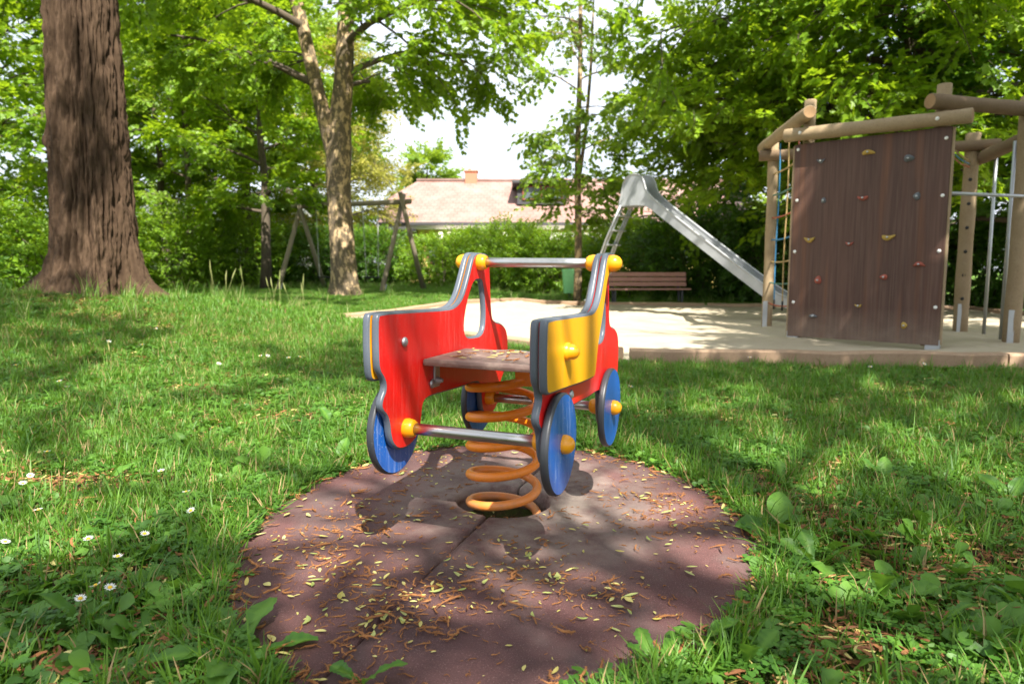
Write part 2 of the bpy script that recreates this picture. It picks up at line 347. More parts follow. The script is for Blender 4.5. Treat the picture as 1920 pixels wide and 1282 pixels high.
segs = [((1.06, 6.10), (4.22, 5.82)), ((4.24, 5.82), (8.6, 5.42)), ((.97, 6.16), (-1.2, 8.6)), ((-1.22, 8.62), (-3.45, 11.15)),
        ((-3.42, 11.2), (-2.2, 12.6)), ((-2.18, 12.64), (-.7, 15.2)), ((-.68, 15.24), (.2, 17.6)), ((.25, 17.58), (1.6, 16.4)), ((1.65, 16.38), (4.4, 15.6)), ((4.45, 15.58), (9.5, 14.2)), ((8.65, 5.5), (9.5, 14.1))]
for i, (a, b) in enumerate(segs): timber(a, b, z1=.145 if i < 4 else .10, r=i)

# ------------------------------------------------------------------ round rubber mat in two halves
t = NT('red_rubber_granulate'); v = t.co('Object'); n1 = t.noise(v, 2.6, 5, .6); n2 = t.noise(v, 330, 2, .6); n3 = t.noise(v, 6, 6, .7)
c = t.mix(t.ramp(n1, [(.32, 0), (.68, 1)]), (.066, .036, .036), (.138, .060, .056)); c = t.mix(t.ramp(n2, [(.38, .55), (.5, 0)]), c, (.05, .03, .03)); c = t.mix(t.ramp(n2, [(.62, 0), (.72, .45)]), c, (.36, .25, .23))
dv = t.n('ShaderNodeVectorMath', operation='DISTANCE'); t.set(dv.inputs[0], t.co('Object', (1, .8, 0))); dv.inputs[1].default_value = (.10, .02, 0)
du = t.math('MULTIPLY', t.ramp(dv.outputs['Value'], [(.1, 1), (.62, 0)]), t.ramp(n3, [(.38, .1), (.62, 1)])); c = t.mix(t.math('MULTIPLY', du, .7), c, (.36, .31, .26))
wv = t.ramp(t.noise(t.co('Object', (1.2, .8, 1)), 3.1, 4, .6), [(.5, 0), (.72, .45)]); c = t.mix(wv, c, (.15, .125, .115))
M['mat'] = t.done(t.pbr(c, .88, t.bump(n2, .5, .004), spec=.25))
mat = empty('rubber_mat', (SPR.x, SPR.y, 0)); tag(mat, 'round dark red rubber safety mat littered with catkins under the spring toy', 'mat')
sa = math.atan2(-1.04, -.36)
def rout(th):
    lo, hi = .2, 2.
    for _ in range(40):
        m = (lo + hi) / 2
        if matr(SPR.x + m * math.cos(th), SPR.y + m * math.sin(th)) < 1: lo = m
        else: hi = m
    return lo
def MATZ(x, y):
    r = matr(x, y); return .030 - .014 * r * r + (fbm(np.asarray(x) * 2.2 + 3, np.asarray(y) * 2.2, 3) - .5) * .014
for hf in range(2):
    mb = MB(); na = 72; vs = []; a0 = sa + hf * math.pi; nrm = Vector((math.cos(a0 + math.pi / 2), math.sin(a0 + math.pi / 2), 0)) * .0055; rows = []
    for i in range(na + 1):
        th = a0 + math.pi * i / na; ro = rout(th) * (1 + .006 * math.sin(th * 9 + hf)); row = []
        prof = [(.158, -.05), (.158, .004), (.166, None)] + [(.166 + (ro - .035 - .166) * k / 12, None) for k in range(1, 13)] + [(ro - .012, None), (ro, .5), (ro + .004, -.06)]
        for r_, z in prof:
            x, y = SPR.x + r_ * math.cos(th), SPR.y + r_ * math.sin(th); zt = float(MATZ(x, y))
            zz = zt if z is None else (zt * .6 if z == .5 else z)
            if i in (0, na) and z is None: zz -= .003
            row.append(Vector((x - SPR.x, y - SPR.y, zz + hf * .003)) + nrm)
        if i == 0: rows.append([Vector((p.x, p.y, -.05)) for p in row])
        rows.append(row)
        if i == na: rows.append([Vector((p.x, p.y, -.05)) for p in row])
    k = len(rows[0])
    for r_ in rows: vs += r_
    fs = [[i * k + j, (i + 1) * k + j, (i + 1) * k + j + 1, i * k + j + 1][::-1] for i in range(len(rows) - 1) for j in range(k - 1)]
    mb.add(vs, fs, 0, True); mb.build('mat_half', M['mat'], mat)

# ------------------------------------------------------------------ spring rider shaped like a small truck
toy = empty('spring_rider', (.044, 2.265, 0)); toy.rotation_euler = (0, .012, -.358)
tag(toy, 'red and yellow truck-shaped spring rider with blue wheels on an orange coil', 'spring rider')
TI = toy.matrix_basis.inverted() if False else (Matrix.Translation(toy.location) @ toy.rotation_euler.to_matrix().to_4x4()).inverted()
RED = [(-0.577, 0.735), (-0.381, 0.73), (-0.175, 0.724), (-0.119, 0.728), (-0.071, 0.747), (-0.041, 0.776), (-0.008, 0.827), (0.021, 0.878), (0.036, 0.897), (0.059, 0.906), (0.106, 0.907), (0.151, 0.905), (0.17, 0.898), (0.177, 0.878), (0.184, 0.823), (0.189, 0.771), (0.199, 0.699), (0.21, 0.669), (0.237, 0.655), (0.29, 0.647), (0.33, 0.633), (0.358, 0.613), (0.373, 0.581), (0.376, 0.523), (0.372, 0.481), (0.36, 0.459), (0.329, 0.443), (0.302, 0.42), (0.291, 0.385), (0.278, 0.347), (0.241, 0.316), (0.196, 0.305), (0.15, 0.313), (0.118, 0.339), (0.105, 0.38), (0.103, 0.418), (0.087, 0.444), (0.054, 0.453), (-0.06, 0.453), (-0.185, 0.458), (-0.293, 0.462), (-0.329, 0.456), (-0.342, 0.438), (-0.346, 0.41), (-0.354, 0.381), (-0.379, 0.354), (-0.413, 0.34), (-0.45, 0.337), (-0.491, 0.344), (-0.52, 0.368), (-0.533, 0.4), (-0.537, 0.43), (-0.549, 0.453), (-0.57, 0.469), (-0.578, 0.487), (-0.57, 0.507), (-0.555, 0.523), (-0.553, 0.541), (-0.564, 0.559), (-0.583, 0.578), (-0.59, 0.602), (-0.592, 0.662), (-0.591, 0.707), (-0.588, 0.727)]
YEL = [(-0.581, 0.736), (-0.381, 0.731), (-0.175, 0.725), (-0.119, 0.729), (-0.071, 0.748), (-0.041, 0.777), (-0.008, 0.828), (0.021, 0.879), (0.036, 0.898), (0.059, 0.908), (0.106, 0.909), (0.16, 0.907), (0.175, 0.899), (0.179, 0.884), (0.171, 0.863), (0.138, 0.847), (0.083, 0.837), (0.053, 0.825), (0.036, 0.794), (0.0, 0.717), (-0.052, 0.635), (-0.075, 0.571), (-0.083, 0.54), (-0.096, 0.526), (-0.115, 0.523), (-0.253, 0.529), (-0.429, 0.541), (-0.559, 0.548), (-0.58, 0.552), (-0.591, 0.567), (-0.596, 0.612), (-0.597, 0.662), (-0.596, 0.707), (-0.592, 0.728)]
WIN = [(0.038, 0.804), (0.053, 0.811), (0.095, 0.811), (0.108, 0.804), (0.123, 0.766), (0.136, 0.708), (0.135, 0.661), (0.123, 0.63), (0.092, 0.616), (0.04, 0.616), (-0.007, 0.619), (-0.032, 0.628), (-0.044, 0.654), (-0.036, 0.697), (-0.007, 0.755), (0.023, 0.794)]
def area(p): return sum(p[i].x * p[(i + 1) % len(p)].y - p[(i + 1) % len(p)].x * p[i].y for i in range(len(p)))
def inset(p, d):
    n = len(p); o = []
    for i in range(n):
        e = (p[(i + 1) % n] - p[i - 1]); e.normalize(); o.append(p[i] + Vector((-e.y, e.x)) * d)
    return o
def plate(name, outline, holes, s0, s1, mface, medge, parent, ins=.0045):
    """a board between lateral s0 and s1: coloured faces on a rounded grey core"""
    loops = []
    for k, pl in enumerate([outline] + holes):
        p = chaikin([Vector(q) for q in pl], 1)
        if (area(p) > 0) != (k == 0): p.reverse()
        loops.append(p)
    mb = MB(); fr = [(0, 1.), (.10, .42), (.24, .06), (.38, 0), (.62, 0), (.76, .06), (.90, .42), (1, 1.)]
    for p in loops:
        n = len(p); vs = []
        for f, k in fr:
            for q in inset(p, ins * k * 1.4): vs.append((s0 + (s1 - s0) * f, q.x, q.y))
        fs = [[i * n + j, i * n + (j + 1) % n, (i + 1) * n + (j + 1) % n, (i + 1) * n + j] for i in range(len(fr) - 1) for j in range(n)]
        mb.add(vs, [f if s1 > s0 else f[::-1] for f in fs], 1, True)
    caps = [inset(p, ins * 1.4) for p in loops]; flat = [q for p in caps for q in p]
    tri = geometry.tessellate_polygon([[Vector((q.x, q.y, 0)) for q in p] for p in caps])
    for s in (s0, s1): mb.add([(s, q.x, q.y) for q in flat], [list(f) for f in tri], 0)
    return mb.build(name, [mface, medge], parent)
W2 = .21; TH = .0215
AX = [(-.445, .398), (.165, .380)]; WR = .136
for s in (-1, 1):
    pl = plate('side_plate', RED, [WIN], s * W2, s * (W2 + TH), M['red'], M['edge'], toy)
    yp = plate('cab_plate', YEL, [], s * (W2 + TH + .003), s * (W2 + 2 * TH + .003), M['yellow'], M['edge'], toy)
    tag(yp, 'yellow outer plate with a slanted cab pillar')
    # bolts through the red plate
    for (u, z) in ((-.454, .646), (-.284, .501)):
        mb = MB(); lathe(mb, (s * (W2 - .001), u, z), (-s, 0, 0), [(0, .014), (.004, .014), (.008, .009), (.009, 0)], 16); mb.build('bolt', M['galv'], pl)
    mb = MB(); lathe(mb, (s * (W2 + TH - .001), -.284, .501), (s, 0, 0), [(0, .014), (.004, .014), (.008, .009), (.009, 0)], 16); mb.build('bolt', M['galv'], pl)
    for (u, z) in AX:
        mb = MB(); p = [Vector((u + WR * math.cos(2 * math.pi * i / 64), z + WR * math.sin(2 * math.pi * i / 64))) for i in range(64)]
        wh = plate('wheel', [tuple(q) for q in p], [], s * (W2 + TH + .004), s * (W2 + TH + .027), M['blue'], M['black_edge'], toy, .004)
        hb = MB(); lathe(hb, (s * (W2 + TH + .026), u, z), (s, 0, 0), [(0, .0255), (.008, .0258), (.017, .0235), (.025, .0185), (.031, .0105), (.033, 0)], 24); hb.build('hub', M['knob'], wh)
    # round knob on the yellow plate, ball at the end of the handlebar
    kb = MB(); lathe(kb, (s * (W2 + 2 * TH + .002), -.424, .641), (s, 0, 0), [(0, .0245), (.010, .0245), (.012, .021), (.022, .0205), (.030, .016), (.035, .009), (.037, 0)], 24); kb.build('knob', M['knob'], yp)
    kb = MB(); lathe(kb, (s * (W2 + 2 * TH + .002), .075, .874), (s, 0, 0), [(0, .026), (.010, .028), (.022, .0265), (.032, .021), (.039, .012), (.041, 0)], 24); kb.build('handlebar_end', M['knob'], toy)
    mb = MB(); box(mb, (s * (W2 - .004), -.258, .530), (.0035, 0, 0), (0, .017, 0), (0, 0, .042), .002)
    box(mb, (s * (W2 - .03), -.258, .563), (.03, 0, 0), (0, .017, 0), (0, 0, .003), .001); br_ = mb.build('seat_bracket', M['galv'], toy)
    mb = MB(); lathe(mb, (s * (W2 - .006), -.258, .508), (-s, 0, 0), [(0, .013), (.002, .013), (.002, .009), (.012, .009), (.012, .006), (.019, .006), (.02, 0)], 6 * 3); mb.build('bolt', M['galv'], br_)
def bar(name, u, z, r, collar=True):
    mb = MB(); tube(mb, [(-W2 + .004, u, z), (-.1, u, z), (.1, u, z), (W2 - .004, u, z)], r, 24); o = mb.build(name, M['steel'], toy)
    for s in (-1, 1):
        mb = MB(); lathe(mb, (s * (W2 + .001), u, z), (-s, 0, 0), [(0, r + .011), (.010, r + .012), (.024, r + .009), (.032, r + .004), (.033, r - .002)], 24); mb.build('collar', M['knob'], o)
bar('handlebar', .075, .874, .0165); bar('axle_bar', *AX[0], .0165); bar('axle_bar', *AX[1], .0165)
# seat board
mb = MB(); box(mb, (0, -.197, .575), (W2 - .002, 0, 0), (0, .152, 0), (0, 0, .011), .009)
st = mb.build('seat', M['seat'], toy)
# coil spring, ends in the hole of the mat
mb = MB(); pts = []; turns = 5.9; n = 260
for i in range(n + 1):
    f = i / n; a = -2.2 + f * turns * 2 * math.pi; z = -.055 + .62 * f ** 1.02 * .975; rr = .120
    pts.append(TI @ Vector((SPR.x + rr * math.cos(a), SPR.y + rr * math.sin(a), z)))
tube(mb, pts, .0158, 12); spring = mb.build('coil_spring', M['spring'], toy)
mb = MB(); lathe(mb, TI @ Vector((SPR.x, SPR.y, .545)), (0, 0, 1), [(0, 0), (0, .13), (.012, .13), (.013, .0)], 28); mb.build('spring_plate', M['galv'], toy)
mb = MB(); p = TI @ Vector((SPR.x + .07, SPR.y - .1, .49)); box(mb, p, (.028, 0, 0), (0, .012, 0), (0, 0, .028), .004); mb.build('spring_clamp', M['spring'], spring)

# ------------------------------------------------------------------ climbing frame
PA, PB, PC, PD, PE = [Vector(p) for p in ((3.557, 8.39, 0), (4.575, 7.46, 0), (3.74, 10.0, 0), (6.02, 9.14, 0), (5.69, 7.75, 0))]
frame = empty('climbing_frame', PA); tag(frame, 'log climbing frame with brown board wall, rope net and steel poles', 'climbing frame')
FI = Matrix.Translation(-frame.location)
def fpart(mb, name, mats, parent=None):
    o = mb.build(name, mats, parent or frame); o.matrix_parent_inverse = FI if parent is None else Matrix.Identity(4); return o
def log(a, b, r, name, mat, seed=0, parent=None, n=10, side=14):
    rng = random.Random(seed); a, b = Vector(a), Vector(b); pts = []; rad = []
    wob = Vector((rng.uniform(-1, 1), rng.uniform(-1, 1), rng.uniform(-1, 1))) * r * .12
    for i in range(n + 1):
        f = i / n; pts.append(a.lerp(b, f) + wob * math.sin(f * math.pi)); rad.append(r * (1 + .04 * math.sin(i * 1.7 + seed) - .05 * f))
    e = (b - a).normalized() * r * .1; pts = [pts[0]] + [pts[0] + e] + pts[1:-1] + [pts[-1] - e] + [pts[-1]]; rad = [rad[0] * .9] + [rad[0]] + rad[1:-1] + [rad[-1]] + [rad[-1] * .9]
    mb = MB(); tube(mb, pts, rad, side, 0, True)
    mb.m[-1] = 1; mb.m[-2] = 1
    return fpart(mb, name, [mat, M['endgrain']], parent)
eP = (PB - PA).normalized(); nP = Vector((-.685, -.728, 0)).normalized()
def upright(p, h, r, name='post', lean=(0, 0)): return log(p + Vector((0, 0, .02)), p + Vector((lean[0], lean[1], h)), r, name, M['log'], int(p.x * 10))
upright(PA, 2.86, .07); upright(PB, 2.80, .078); upright(PC, 2.66, .075)
hp = upright(PD, 2.62, .09); upright(PE, 2.75, .085)
log(PA - eP * .22 + nP * .165 + Vector((0, 0, 2.45)), PB + eP * .30 + nP * .165 + Vector((0, 0, 2.41)), .078, 'beam', M['log'], 3)
dAC = (PC - PA).normalized(); log(PA - dAC * .28 + nP * .02 + Vector((-.08, 0, 2.66)), PC + dAC * .25 + Vector((-.1, 0, 2.62)), .078, 'beam', M['log'], 5)
dBE = (PE - PB).normalized(); log(PB - dBE * .15 + nP * .1 + Vector((0, 0, 2.60)), PE + dBE * 1.3 + nP * .1 + Vector((0, 0, 2.58)), .078, 'beam', M['logdark'], 7)
dCD = (PD - PC).normalized(); log(PC - dCD * .22 + Vector((0, -.09, 2.47)), PD + dCD * .25 + Vector((0, -.09, 2.45)), .075, 'beam', M['logdark'], 9)
dDE = (PE - PD).normalized(); log(PD - dDE * .1 + Vector((.12, 0, 2.30)), PE + dDE * .8 + Vector((.12, 0, 2.36)), .085, 'beam', M['logdark'], 11)
# dark drilled holes down the post, seen as plugs
for i in range(6):
    z = 2.02 - i * .31; mb = MB(); d = Vector((-.55, -.83, 0)).normalized(); q = PD + d * .084 + Vector((0, 0, z))
    lathe(mb, q, d, [(0, .022), (.006, .022), (.006, 0)], 12); fpart(mb, 'peg_hole', M['rubber'])
# board
PL = Vector((3.40, 8.4, 0)); PRt = Vector((4.58, 7.29, 0)); ew = (PRt - PL).normalized(); wl_ = (PRt - PL).length
bd = MB(); box(bd, PL + ew * wl_ / 2 + Vector((0, 0, 1.19)) - nP * .011, ew * wl_ / 2, nP * .011, (0, 0, 1.15), .004)
board = fpart(bd, 'climbing_wall', M['board'])
for s in (0, 1):
    mb = MB(); box(mb, PL + ew * (wl_ * s + (.012 if s else -.012)) + Vector((0, 0, 1.19)) - nP * .03, ew * .011, nP * .02, (0, 0, 1.14), .003); fpart(mb, 'wall_batten', M['log'], )
    mb = MB(); box(mb, PL + ew * (.06 + (wl_ - .12) * s) + Vector((0, 0, .03)) - nP * .03, ew * .07, nP * .025, (0, 0, .07), .003); fpart(mb, 'steel_foot', M['galv'])
for p in (PC, PD, PE):
    mb = MB(); box(mb, p + Vector((-.055, -.065, .18)), (.03, -.01, 0), (.003, .004, 0), (0, 0, .22), .002); fpart(mb, 'steel_foot', M['galv'])
def on_wall(a, z): return PL + ew * a + Vector((0, 0, z)) + nP * .001
bpar = board
def wpart(mb, name, mat): return mb.build(name, mat, board)
for a, z in ((.04, 2.28), (.05, 1.68), (.05, 1.07), (.06, .46), (1.57, 2.22), (1.57, 1.63), (1.57, 1.05), (1.57, .45)):
    mb = MB(); lathe(mb, on_wall(a, z), nP, [(0, .019), (.006, .018), (.010, .012), (.012, 0)], 16); wpart(mb, 'bolt_cap', M['bolt_white'])
def hold(a, z, kind, mat, size, seed):
    """bolt-on climbing hold: a lump, a crescent or a two-winged pinch"""
    rng = random.Random(seed); mb = MB(); nu, nv = 20, 9; vs = []; fs = []
    for i in range(nv + 1):
        ph = i / nv * math.pi / 2
        for j in range(nu):
            th = 2 * math.pi * j / nu; x = math.cos(th) * math.cos(ph); y = math.sin(th) * math.cos(ph); d = math.sin(ph)
            if kind == 'wing': y = y * .5 + .55 * x * x - .18; d = d * (.45 + .8 * abs(x)); x *= 1.25
            elif kind == 'crescent': y = y * .5 - .4 * x * x + .1; x *= 1.25; d *= .9
            elif kind == 'wedge': d *= (1.1 + .5 * y); y *= .75
            else: y *= 1.1; x *= .9
            k = 1 + .10 * math.sin(th * 3 + seed) * math.cos(ph)
            vs.append(on_wall(a + x * size * k, z + y * size * k) + nP * d * size * .75)
    fs = [[i * nu + j, i * nu + (j + 1) % nu, (i + 1) * nu + (j + 1) % nu, (i + 1) * nu + j] for i in range(nv) for j in range(nu)]
    mb.add(vs, fs, 0, True); lathe(mb, on_wall(a, z) + nP * size * .62, nP, [(0, .012), (.012, .011), (.013, 0)], 10, 1)
    wpart(mb, 'climbing_hold', [mat, M['galv']])
for i, (a, z, k, m, s) in enumerate([(.31, 2.12, 'wing', 'grey', .045), (.82, 2.16, 'crescent', 'yellow', .065), (1.23, 2.05, 'wedge', 'grey', .06), (.36, 1.66, 'lump', 'grey', .036), (.79, 1.66, 'wing', 'red', .055),
        (1.33, 1.64, 'lump', 'grey', .045), (.22, 1.21, 'wing', 'yellow', .062), (.67, 1.15, 'wing', 'red', .042), (1.07, 1.21, 'wing', 'yellow', .066), (1.39, .91, 'crescent', 'red', .056), (.34, .73, 'lump', 'red', .052),
        (1.05, .77, 'wedge', 'red', .048), (.80, .44, 'wing', 'yellow', .036), (.30, .30, 'crescent', 'grey', .045), (1.28, .24, 'lump', 'yellow', .04)]): hold(a, z, k, M['hold_' + m], s * .84, i)
# rope net on the side
def rope(pts, mat, r=.009):
    mb = MB(); tube(mb, smoothline(pts, 2), r, 6); fpart(mb, 'rope', M[mat])
dn = PC - PA
for f, m in ((.25, 'rope_red'), (.52, 'rope_tan'), (.78, 'rope_blue')):
    b = PA + dn * f; rope([b + Vector((0, 0, 2.58)), b + Vector((.015, 0, 1.9)), b + Vector((-.01, 0, 1.1)), b + Vector((.0, 0, .42))], m)
    mb = MB(); tube(mb, [b + Vector((0, 0, .43)), b + Vector((0, 0, .30))], .014, 8); fpart(mb, 'rope_ferrule', M['rubber'])
for i, (z, m) in enumerate(((2.22, 'rope_tan'), (1.92, 'rope_green'), (1.60, 'rope_red'), (1.29, 'rope_blue'), (.98, 'rope_tan'), (.68, 'rope_green'), (.38, 'rope_red'))):
    rope([PA + Vector((0, 0, z + (.18 if i == 0 else .03))), PA.lerp(PC, .3) + Vector((.02, 0, z)), PA.lerp(PC, .7) + Vector((0, 0, z - .03)), PC + Vector((0, -.06, z - .01))], m, .011)
for k, m in enumerate(('rope_red', 'rope_blue', 'rope_tan')): rope([PB + Vector((.05, .05, 2.20 + .03 * k)), PB.lerp(PD, .5) + Vector((0, 0, 2.12 + .05 * k)), PD + Vector((-.06, -.05, 2.18 + .04 * k))], m, .008)
# steel poles and bar
for b, h_ in ((Vector((6.14, 8.85, 0)), 2.28), (Vector((5.74, 7.98, 0)), 2.31)):
    mb = MB(); tube(mb, [b, b + Vector((0, 0, h_))], .021, 16); fpart(mb, 'steel_pole', M['galv'])
mb = MB(); tube(mb, [PB + Vector((.07, 0, 1.67)), PE + dBE * 1.2 + Vector((.05, -.08, 1.65))], .019, 14); fpart(mb, 'grab_bar', M['galv'])
for p, d in ((PA - eP * .02 + nP * .245 + Vector((0, 0, 2.45)), nP), (PB + nP * .245 + Vector((0, 0, 2.41)), nP), (PB + dBE * .1 + nP * .2 + Vector((0, 0, 2.60)), nP)):
    mb = MB(); lathe(mb, p - d * .01, d, [(0, .02), (.008, .018), (.012, 0)], 12); fpart(mb, 'bolt_cap', M['bolt_white'])

# ------------------------------------------------------------------ slide
SO = Vector((2.40, 13.0, .0)); es = Vector((.707, -.707, 0)); ns = Vector((-.707, -.707, 0))
slide = empty('slide', SO); tag(slide, 'grey steel slide with rounded hood and ladder behind the spring rider', 'slide'); SI = Matrix.Translation(-SO)
def spart(mb, name, mats): o = mb.build(name, mats, slide); o.matrix_parent_inverse = SI; return o
def sp(s, z, off): return SO + es * s + ns * off + Vector((0, 0, z))
EAR = [(-.34, 2.04), (-.32, 2.14), (-.285, 2.28), (-.265, 2.40), (-.23, 2.50), (-.15, 2.58), (-.03, 2.615), (.09, 2.595), (.17, 2.53), (.215, 2.43), (.245, 2.32), (.34, 2.19), (1.0, 1.70), (2.0, .99), (2.75, .48), (3.0, .40), (3.3, .39), (3.3, .24), (2.98, .24), (2.70, .31), (1.93, .84), (.93, 1.55), (.36, 1.95), (.22, 2.02), (.05, 2.04), (-.15, 2.04)]
for off in (.19, -.19):
    mb = MB(); p = [Vector(q) for q in EAR]
    if area(p) < 0: p.reverse()
    tri = geometry.tessellate_polygon([[Vector((q.x, q.y, 0)) for q in p]])
    for o2 in (off - .006, off + .006): mb.add([sp(q.x, q.y, o2) for q in p], [list(f) for f in tri])
    n = len(p); mb.add([sp(q.x, q.y, off - .006) for q in p] + [sp(q.x, q.y, off + .006) for q in p], [[j, (j + 1) % n, n + (j + 1) % n, n + j] for j in range(n)])
    spart(mb, 'side_cheek', M['slide'])
    mb = MB(); tube(mb, [sp(q[0], q[1], off) for q in smoothline([Vector(q) for q in EAR[:17]], 2)], .019, 10); spart(mb, 'rim_tube', M['slide'])
mb = MB(); bed = [(-.34, 2.05), (.16, 2.05), (.36, 1.98), (.93, 1.58), (1.93, .87), (2.70, .34), (2.98, .27), (3.3, .27)]; vs = []
for s, z in bed: vs += [sp(s, z, .185), sp(s, z, -.185), sp(s, z - .012, -.185), sp(s, z - .012, .185)]
mb.add(vs, [[4 * i + a, 4 * i + (a + 1) % 4, 4 * i + 4 + (a + 1) % 4, 4 * i + 4 + a] for i in range(len(bed) - 1) for a in range(4)]); spart(mb, 'slide_bed', M['slide'])
for off in (.20, .12, -.12, -.20):
    mb = MB(); tube(mb, [sp(-.30, 2.06, off), sp(-.62, 1.45, off), sp(-1.0, .6, off), sp(-1.16, -.05, off)], .021, 10); spart(mb, 'ladder_rail', M['slide'])
for i in range(7):
    f = (i + .7) / 7.6; mb = MB(); q = sp(-.30 - .90 * f, 2.06 - 2.05 * f, 0); box(mb, q, es * .06, ns * .20, (0, 0, .012), .004); spart(mb, 'ladder_step', M['slide'])
for off in (.2, -.2):
    mb = MB(); tube(mb, [sp(3.05, .26, off), sp(3.05, -.05, off)], .025, 10); spart(mb, 'support_leg', M['slide'])

# ------------------------------------------------------------------ bench, bin, swing
bz = .0; bench = empty('park_bench', (3.30, 16.7, bz)); bench.rotation_euler = (0, 0, R(3)); tag(bench, 'red-brown slatted park bench in front of the shrubs beyond the sandpit', 'bench')
for i, (y, z) in enumerate(((-.16, .385), (-.03, .385), (.10, .385))): mb = MB(); abox(mb, -1.02, 1.02, y - .055, y + .055, z - .02, z + .02, .008); mb.build('seat_slat', M['bench'], bench)
for i, z in enumerate((.50, .62, .74)):
    mb = MB(); c = Vector((0, .17 + (z - .4) * .22, z)); box(mb, c, (1.02, 0, 0), Vector((0, .018, -.004)), Vector((0, .011, .05)), .008); mb.build('back_slat', M['bench'], bench)
for x in (-.82, .82):
    mb = MB(); abox(mb, x - .025, x + .025, -.19, .17, .325, .362, .005); abox(mb, x - .025, x + .025, -.17, -.12, -.08, .33, .005); abox(mb, x - .025, x + .025, .11, .16, -.08, .33, .005)
    box(mb, (x, .23, .55), (.025, 0, 0), (0, .015, 0), Vector((0, .05, .24)), .005); mb.build('bench_leg', M['dark_metal'], bench)
binr = empty('litter_bin', (1.53, 18.0, 0)); tag(binr, 'bright green plastic litter bin on a post beyond the sand', 'litter bin')
mb = MB(); vs = []; n = 24; prof = [(.24, .165, .13), (.26, .175, .14), (.80, .215, .17), (.86, .225, .18), (.875, .225, .18), (.875, .20, .155), (.60, .19, .15)]
for z, a, b in prof:
    for j in range(n):
        th = 2 * math.pi * j / n; cs, sn = math.cos(th), math.sin(th); vs.append((a * math.copysign(abs(cs) ** .55, cs), b * math.copysign(abs(sn) ** .55, sn), z))
mb.add(vs, [[i * n + j, i * n + (j + 1) % n, (i + 1) * n + (j + 1) % n, (i + 1) * n + j] for i in range(len(prof) - 1) for j in range(n)] + [list(range(n))[::-1]], 0, True)
mb.build('bin_body', M['bin'], binr); mb = MB(); tube(mb, [(0, .2, -.1), (0, .2, 1.0)], .03, 10); mb.build('bin_post', M['galv'], binr)

gsw = .16; A0 = Vector((-6.55, 21.4, gsw)); B0 = Vector((-3.17, 20.0, gsw)); db = (B0 - A0).normalized(); nb = Vector((-db.y, db.x, 0))
swing = empty('swing_set', A0.lerp(B0, .5)); tag(swing, 'dark wooden A-frame swing set on the lawn behind the flaking-bark tree', 'swing set'); WI = Matrix.Translation(-swing.location)
def swpart(mb, name, mats, parent=None): o = mb.build(name, mats, parent or swing); o.matrix_parent_inverse = WI if parent is None else Matrix.Identity(4); return o
mb = MB(); tube(mb, [A0 - db * .28 + Vector((0, 0, 2.66)), A0.lerp(B0, .5) + Vector((0, 0, 2.64)), B0 + db * .28 + Vector((0, 0, 2.64))], .075, 14); swpart(mb, 'beam', [M['swinglog']])
for P in (A0, B0):
    for s in (-1, 1):
        off = db * (.10 * s); f0 = P + nb * (1.02 * s) + off; tp = P - nb * (.26 * s) + off + Vector((0, 0, 2.88))
        mb = MB(); tube(mb, [f0, f0.lerp(tp, .5), tp], [.078, .072, .068], 12); swpart(mb, 'leg', M['swinglog'])
        mb = MB(); d = (tp - f0).normalized(); box(mb, f0 + d * .12 + db * .085, db * .004, Vector((-d.y, d.x, 0)).normalized() * .03, d * .2, .002); swpart(mb, 'steel_shoe', M['galv'])
for f, zz, sway in ((.24, .47, 0.), (.70, .47, .05)):
    c0 = A0.lerp(B0, f); s_ = c0 + Vector((0, 0, zz)) + nb * sway
    mb = MB(); box(mb, s_, db * .23, nb * .09, (0, 0, .02), .012); swpart(mb, 'swing_seat', M['rubber'])
    for s in (-1, 1):
        mb = MB(); a = s_ + db * (.21 * s); b = c0 + db * (.27 * s) + Vector((0, 0, 2.58)); k = 34
        for i in range(k):
            p, q = a.lerp(b, i / k), a.lerp(b, (i + .92) / k); e = (db if i % 2 else nb) * .012
            tube(mb, [p, p.lerp(q, .25) + e, p.lerp(q, .75) + e, q], .008, 4, cap=False); tube(mb, [p, p.lerp(q, .25) - e, p.lerp(q, .75) - e, q], .008, 4, cap=False)
        swpart(mb, 'chain', M['chain'])

# ------------------------------------------------------------------ houses beyond the hedge
def uvroof(o, scale=1):
    me = o.data; uv = me.uv_layers.new(name='UVMap')
    for p in me.polygons:
        n = p.normal; x = Vector((0, 0, 1)).cross(n)
        if x.length < 1e-3: x = Vector((1, 0, 0))
        x.normalize(); y = n.cross(x)
        for li in p.loop_indices:
            c = me.vertices[me.loops[li].vertex_index].co; uv.data[li].uv = (c.dot(x) * scale, c.dot(y) * scale)
def window(parent, x0, x1, y, z0, z1, fm, name='window', bars=1):
    mb = MB(); f = .07
    for a, b, c, d in ((x0, x1, z1 - f, z1), (x0, x1, z0, z0 + f), (x0, x0 + f, z0 + f, z1 - f), (x1 - f, x1, z0 + f, z1 - f)): abox(mb, a, b, y - .06, y, c, d, .01)
    for i in range(bars):
        xm = x0 + (x1 - x0) * (i + 1) / (bars + 1); abox(mb, xm - .035, xm + .035, y - .055, y - .005, z0 + f, z1 - f, .01)
    o = mb.build(name, fm, parent); mb = MB(); abox(mb, x0 + f, x1 - f, y - .02, y - .012, z0 + f, z1 - f, 0); mb.build('pane', M['glass'], o); return o
house = empty('house', (1.6, 36.5, 0)); HI = Matrix.Translation(-house.location); tag(house, 'low house with long red tiled roof, dormer and chimney behind the hedge', 'house')
def hp_(mb, name, mats, parent=None):
    o = mb.build(name, mats, parent or house)
    return o
hx = 1.6; hy = 36.5
mb = MB(); abox(mb, -7.3, 8.6, -3.9, 3.9, -.2, 2.95, .0); hp_(mb, 'wall', M['wall_yellow'])
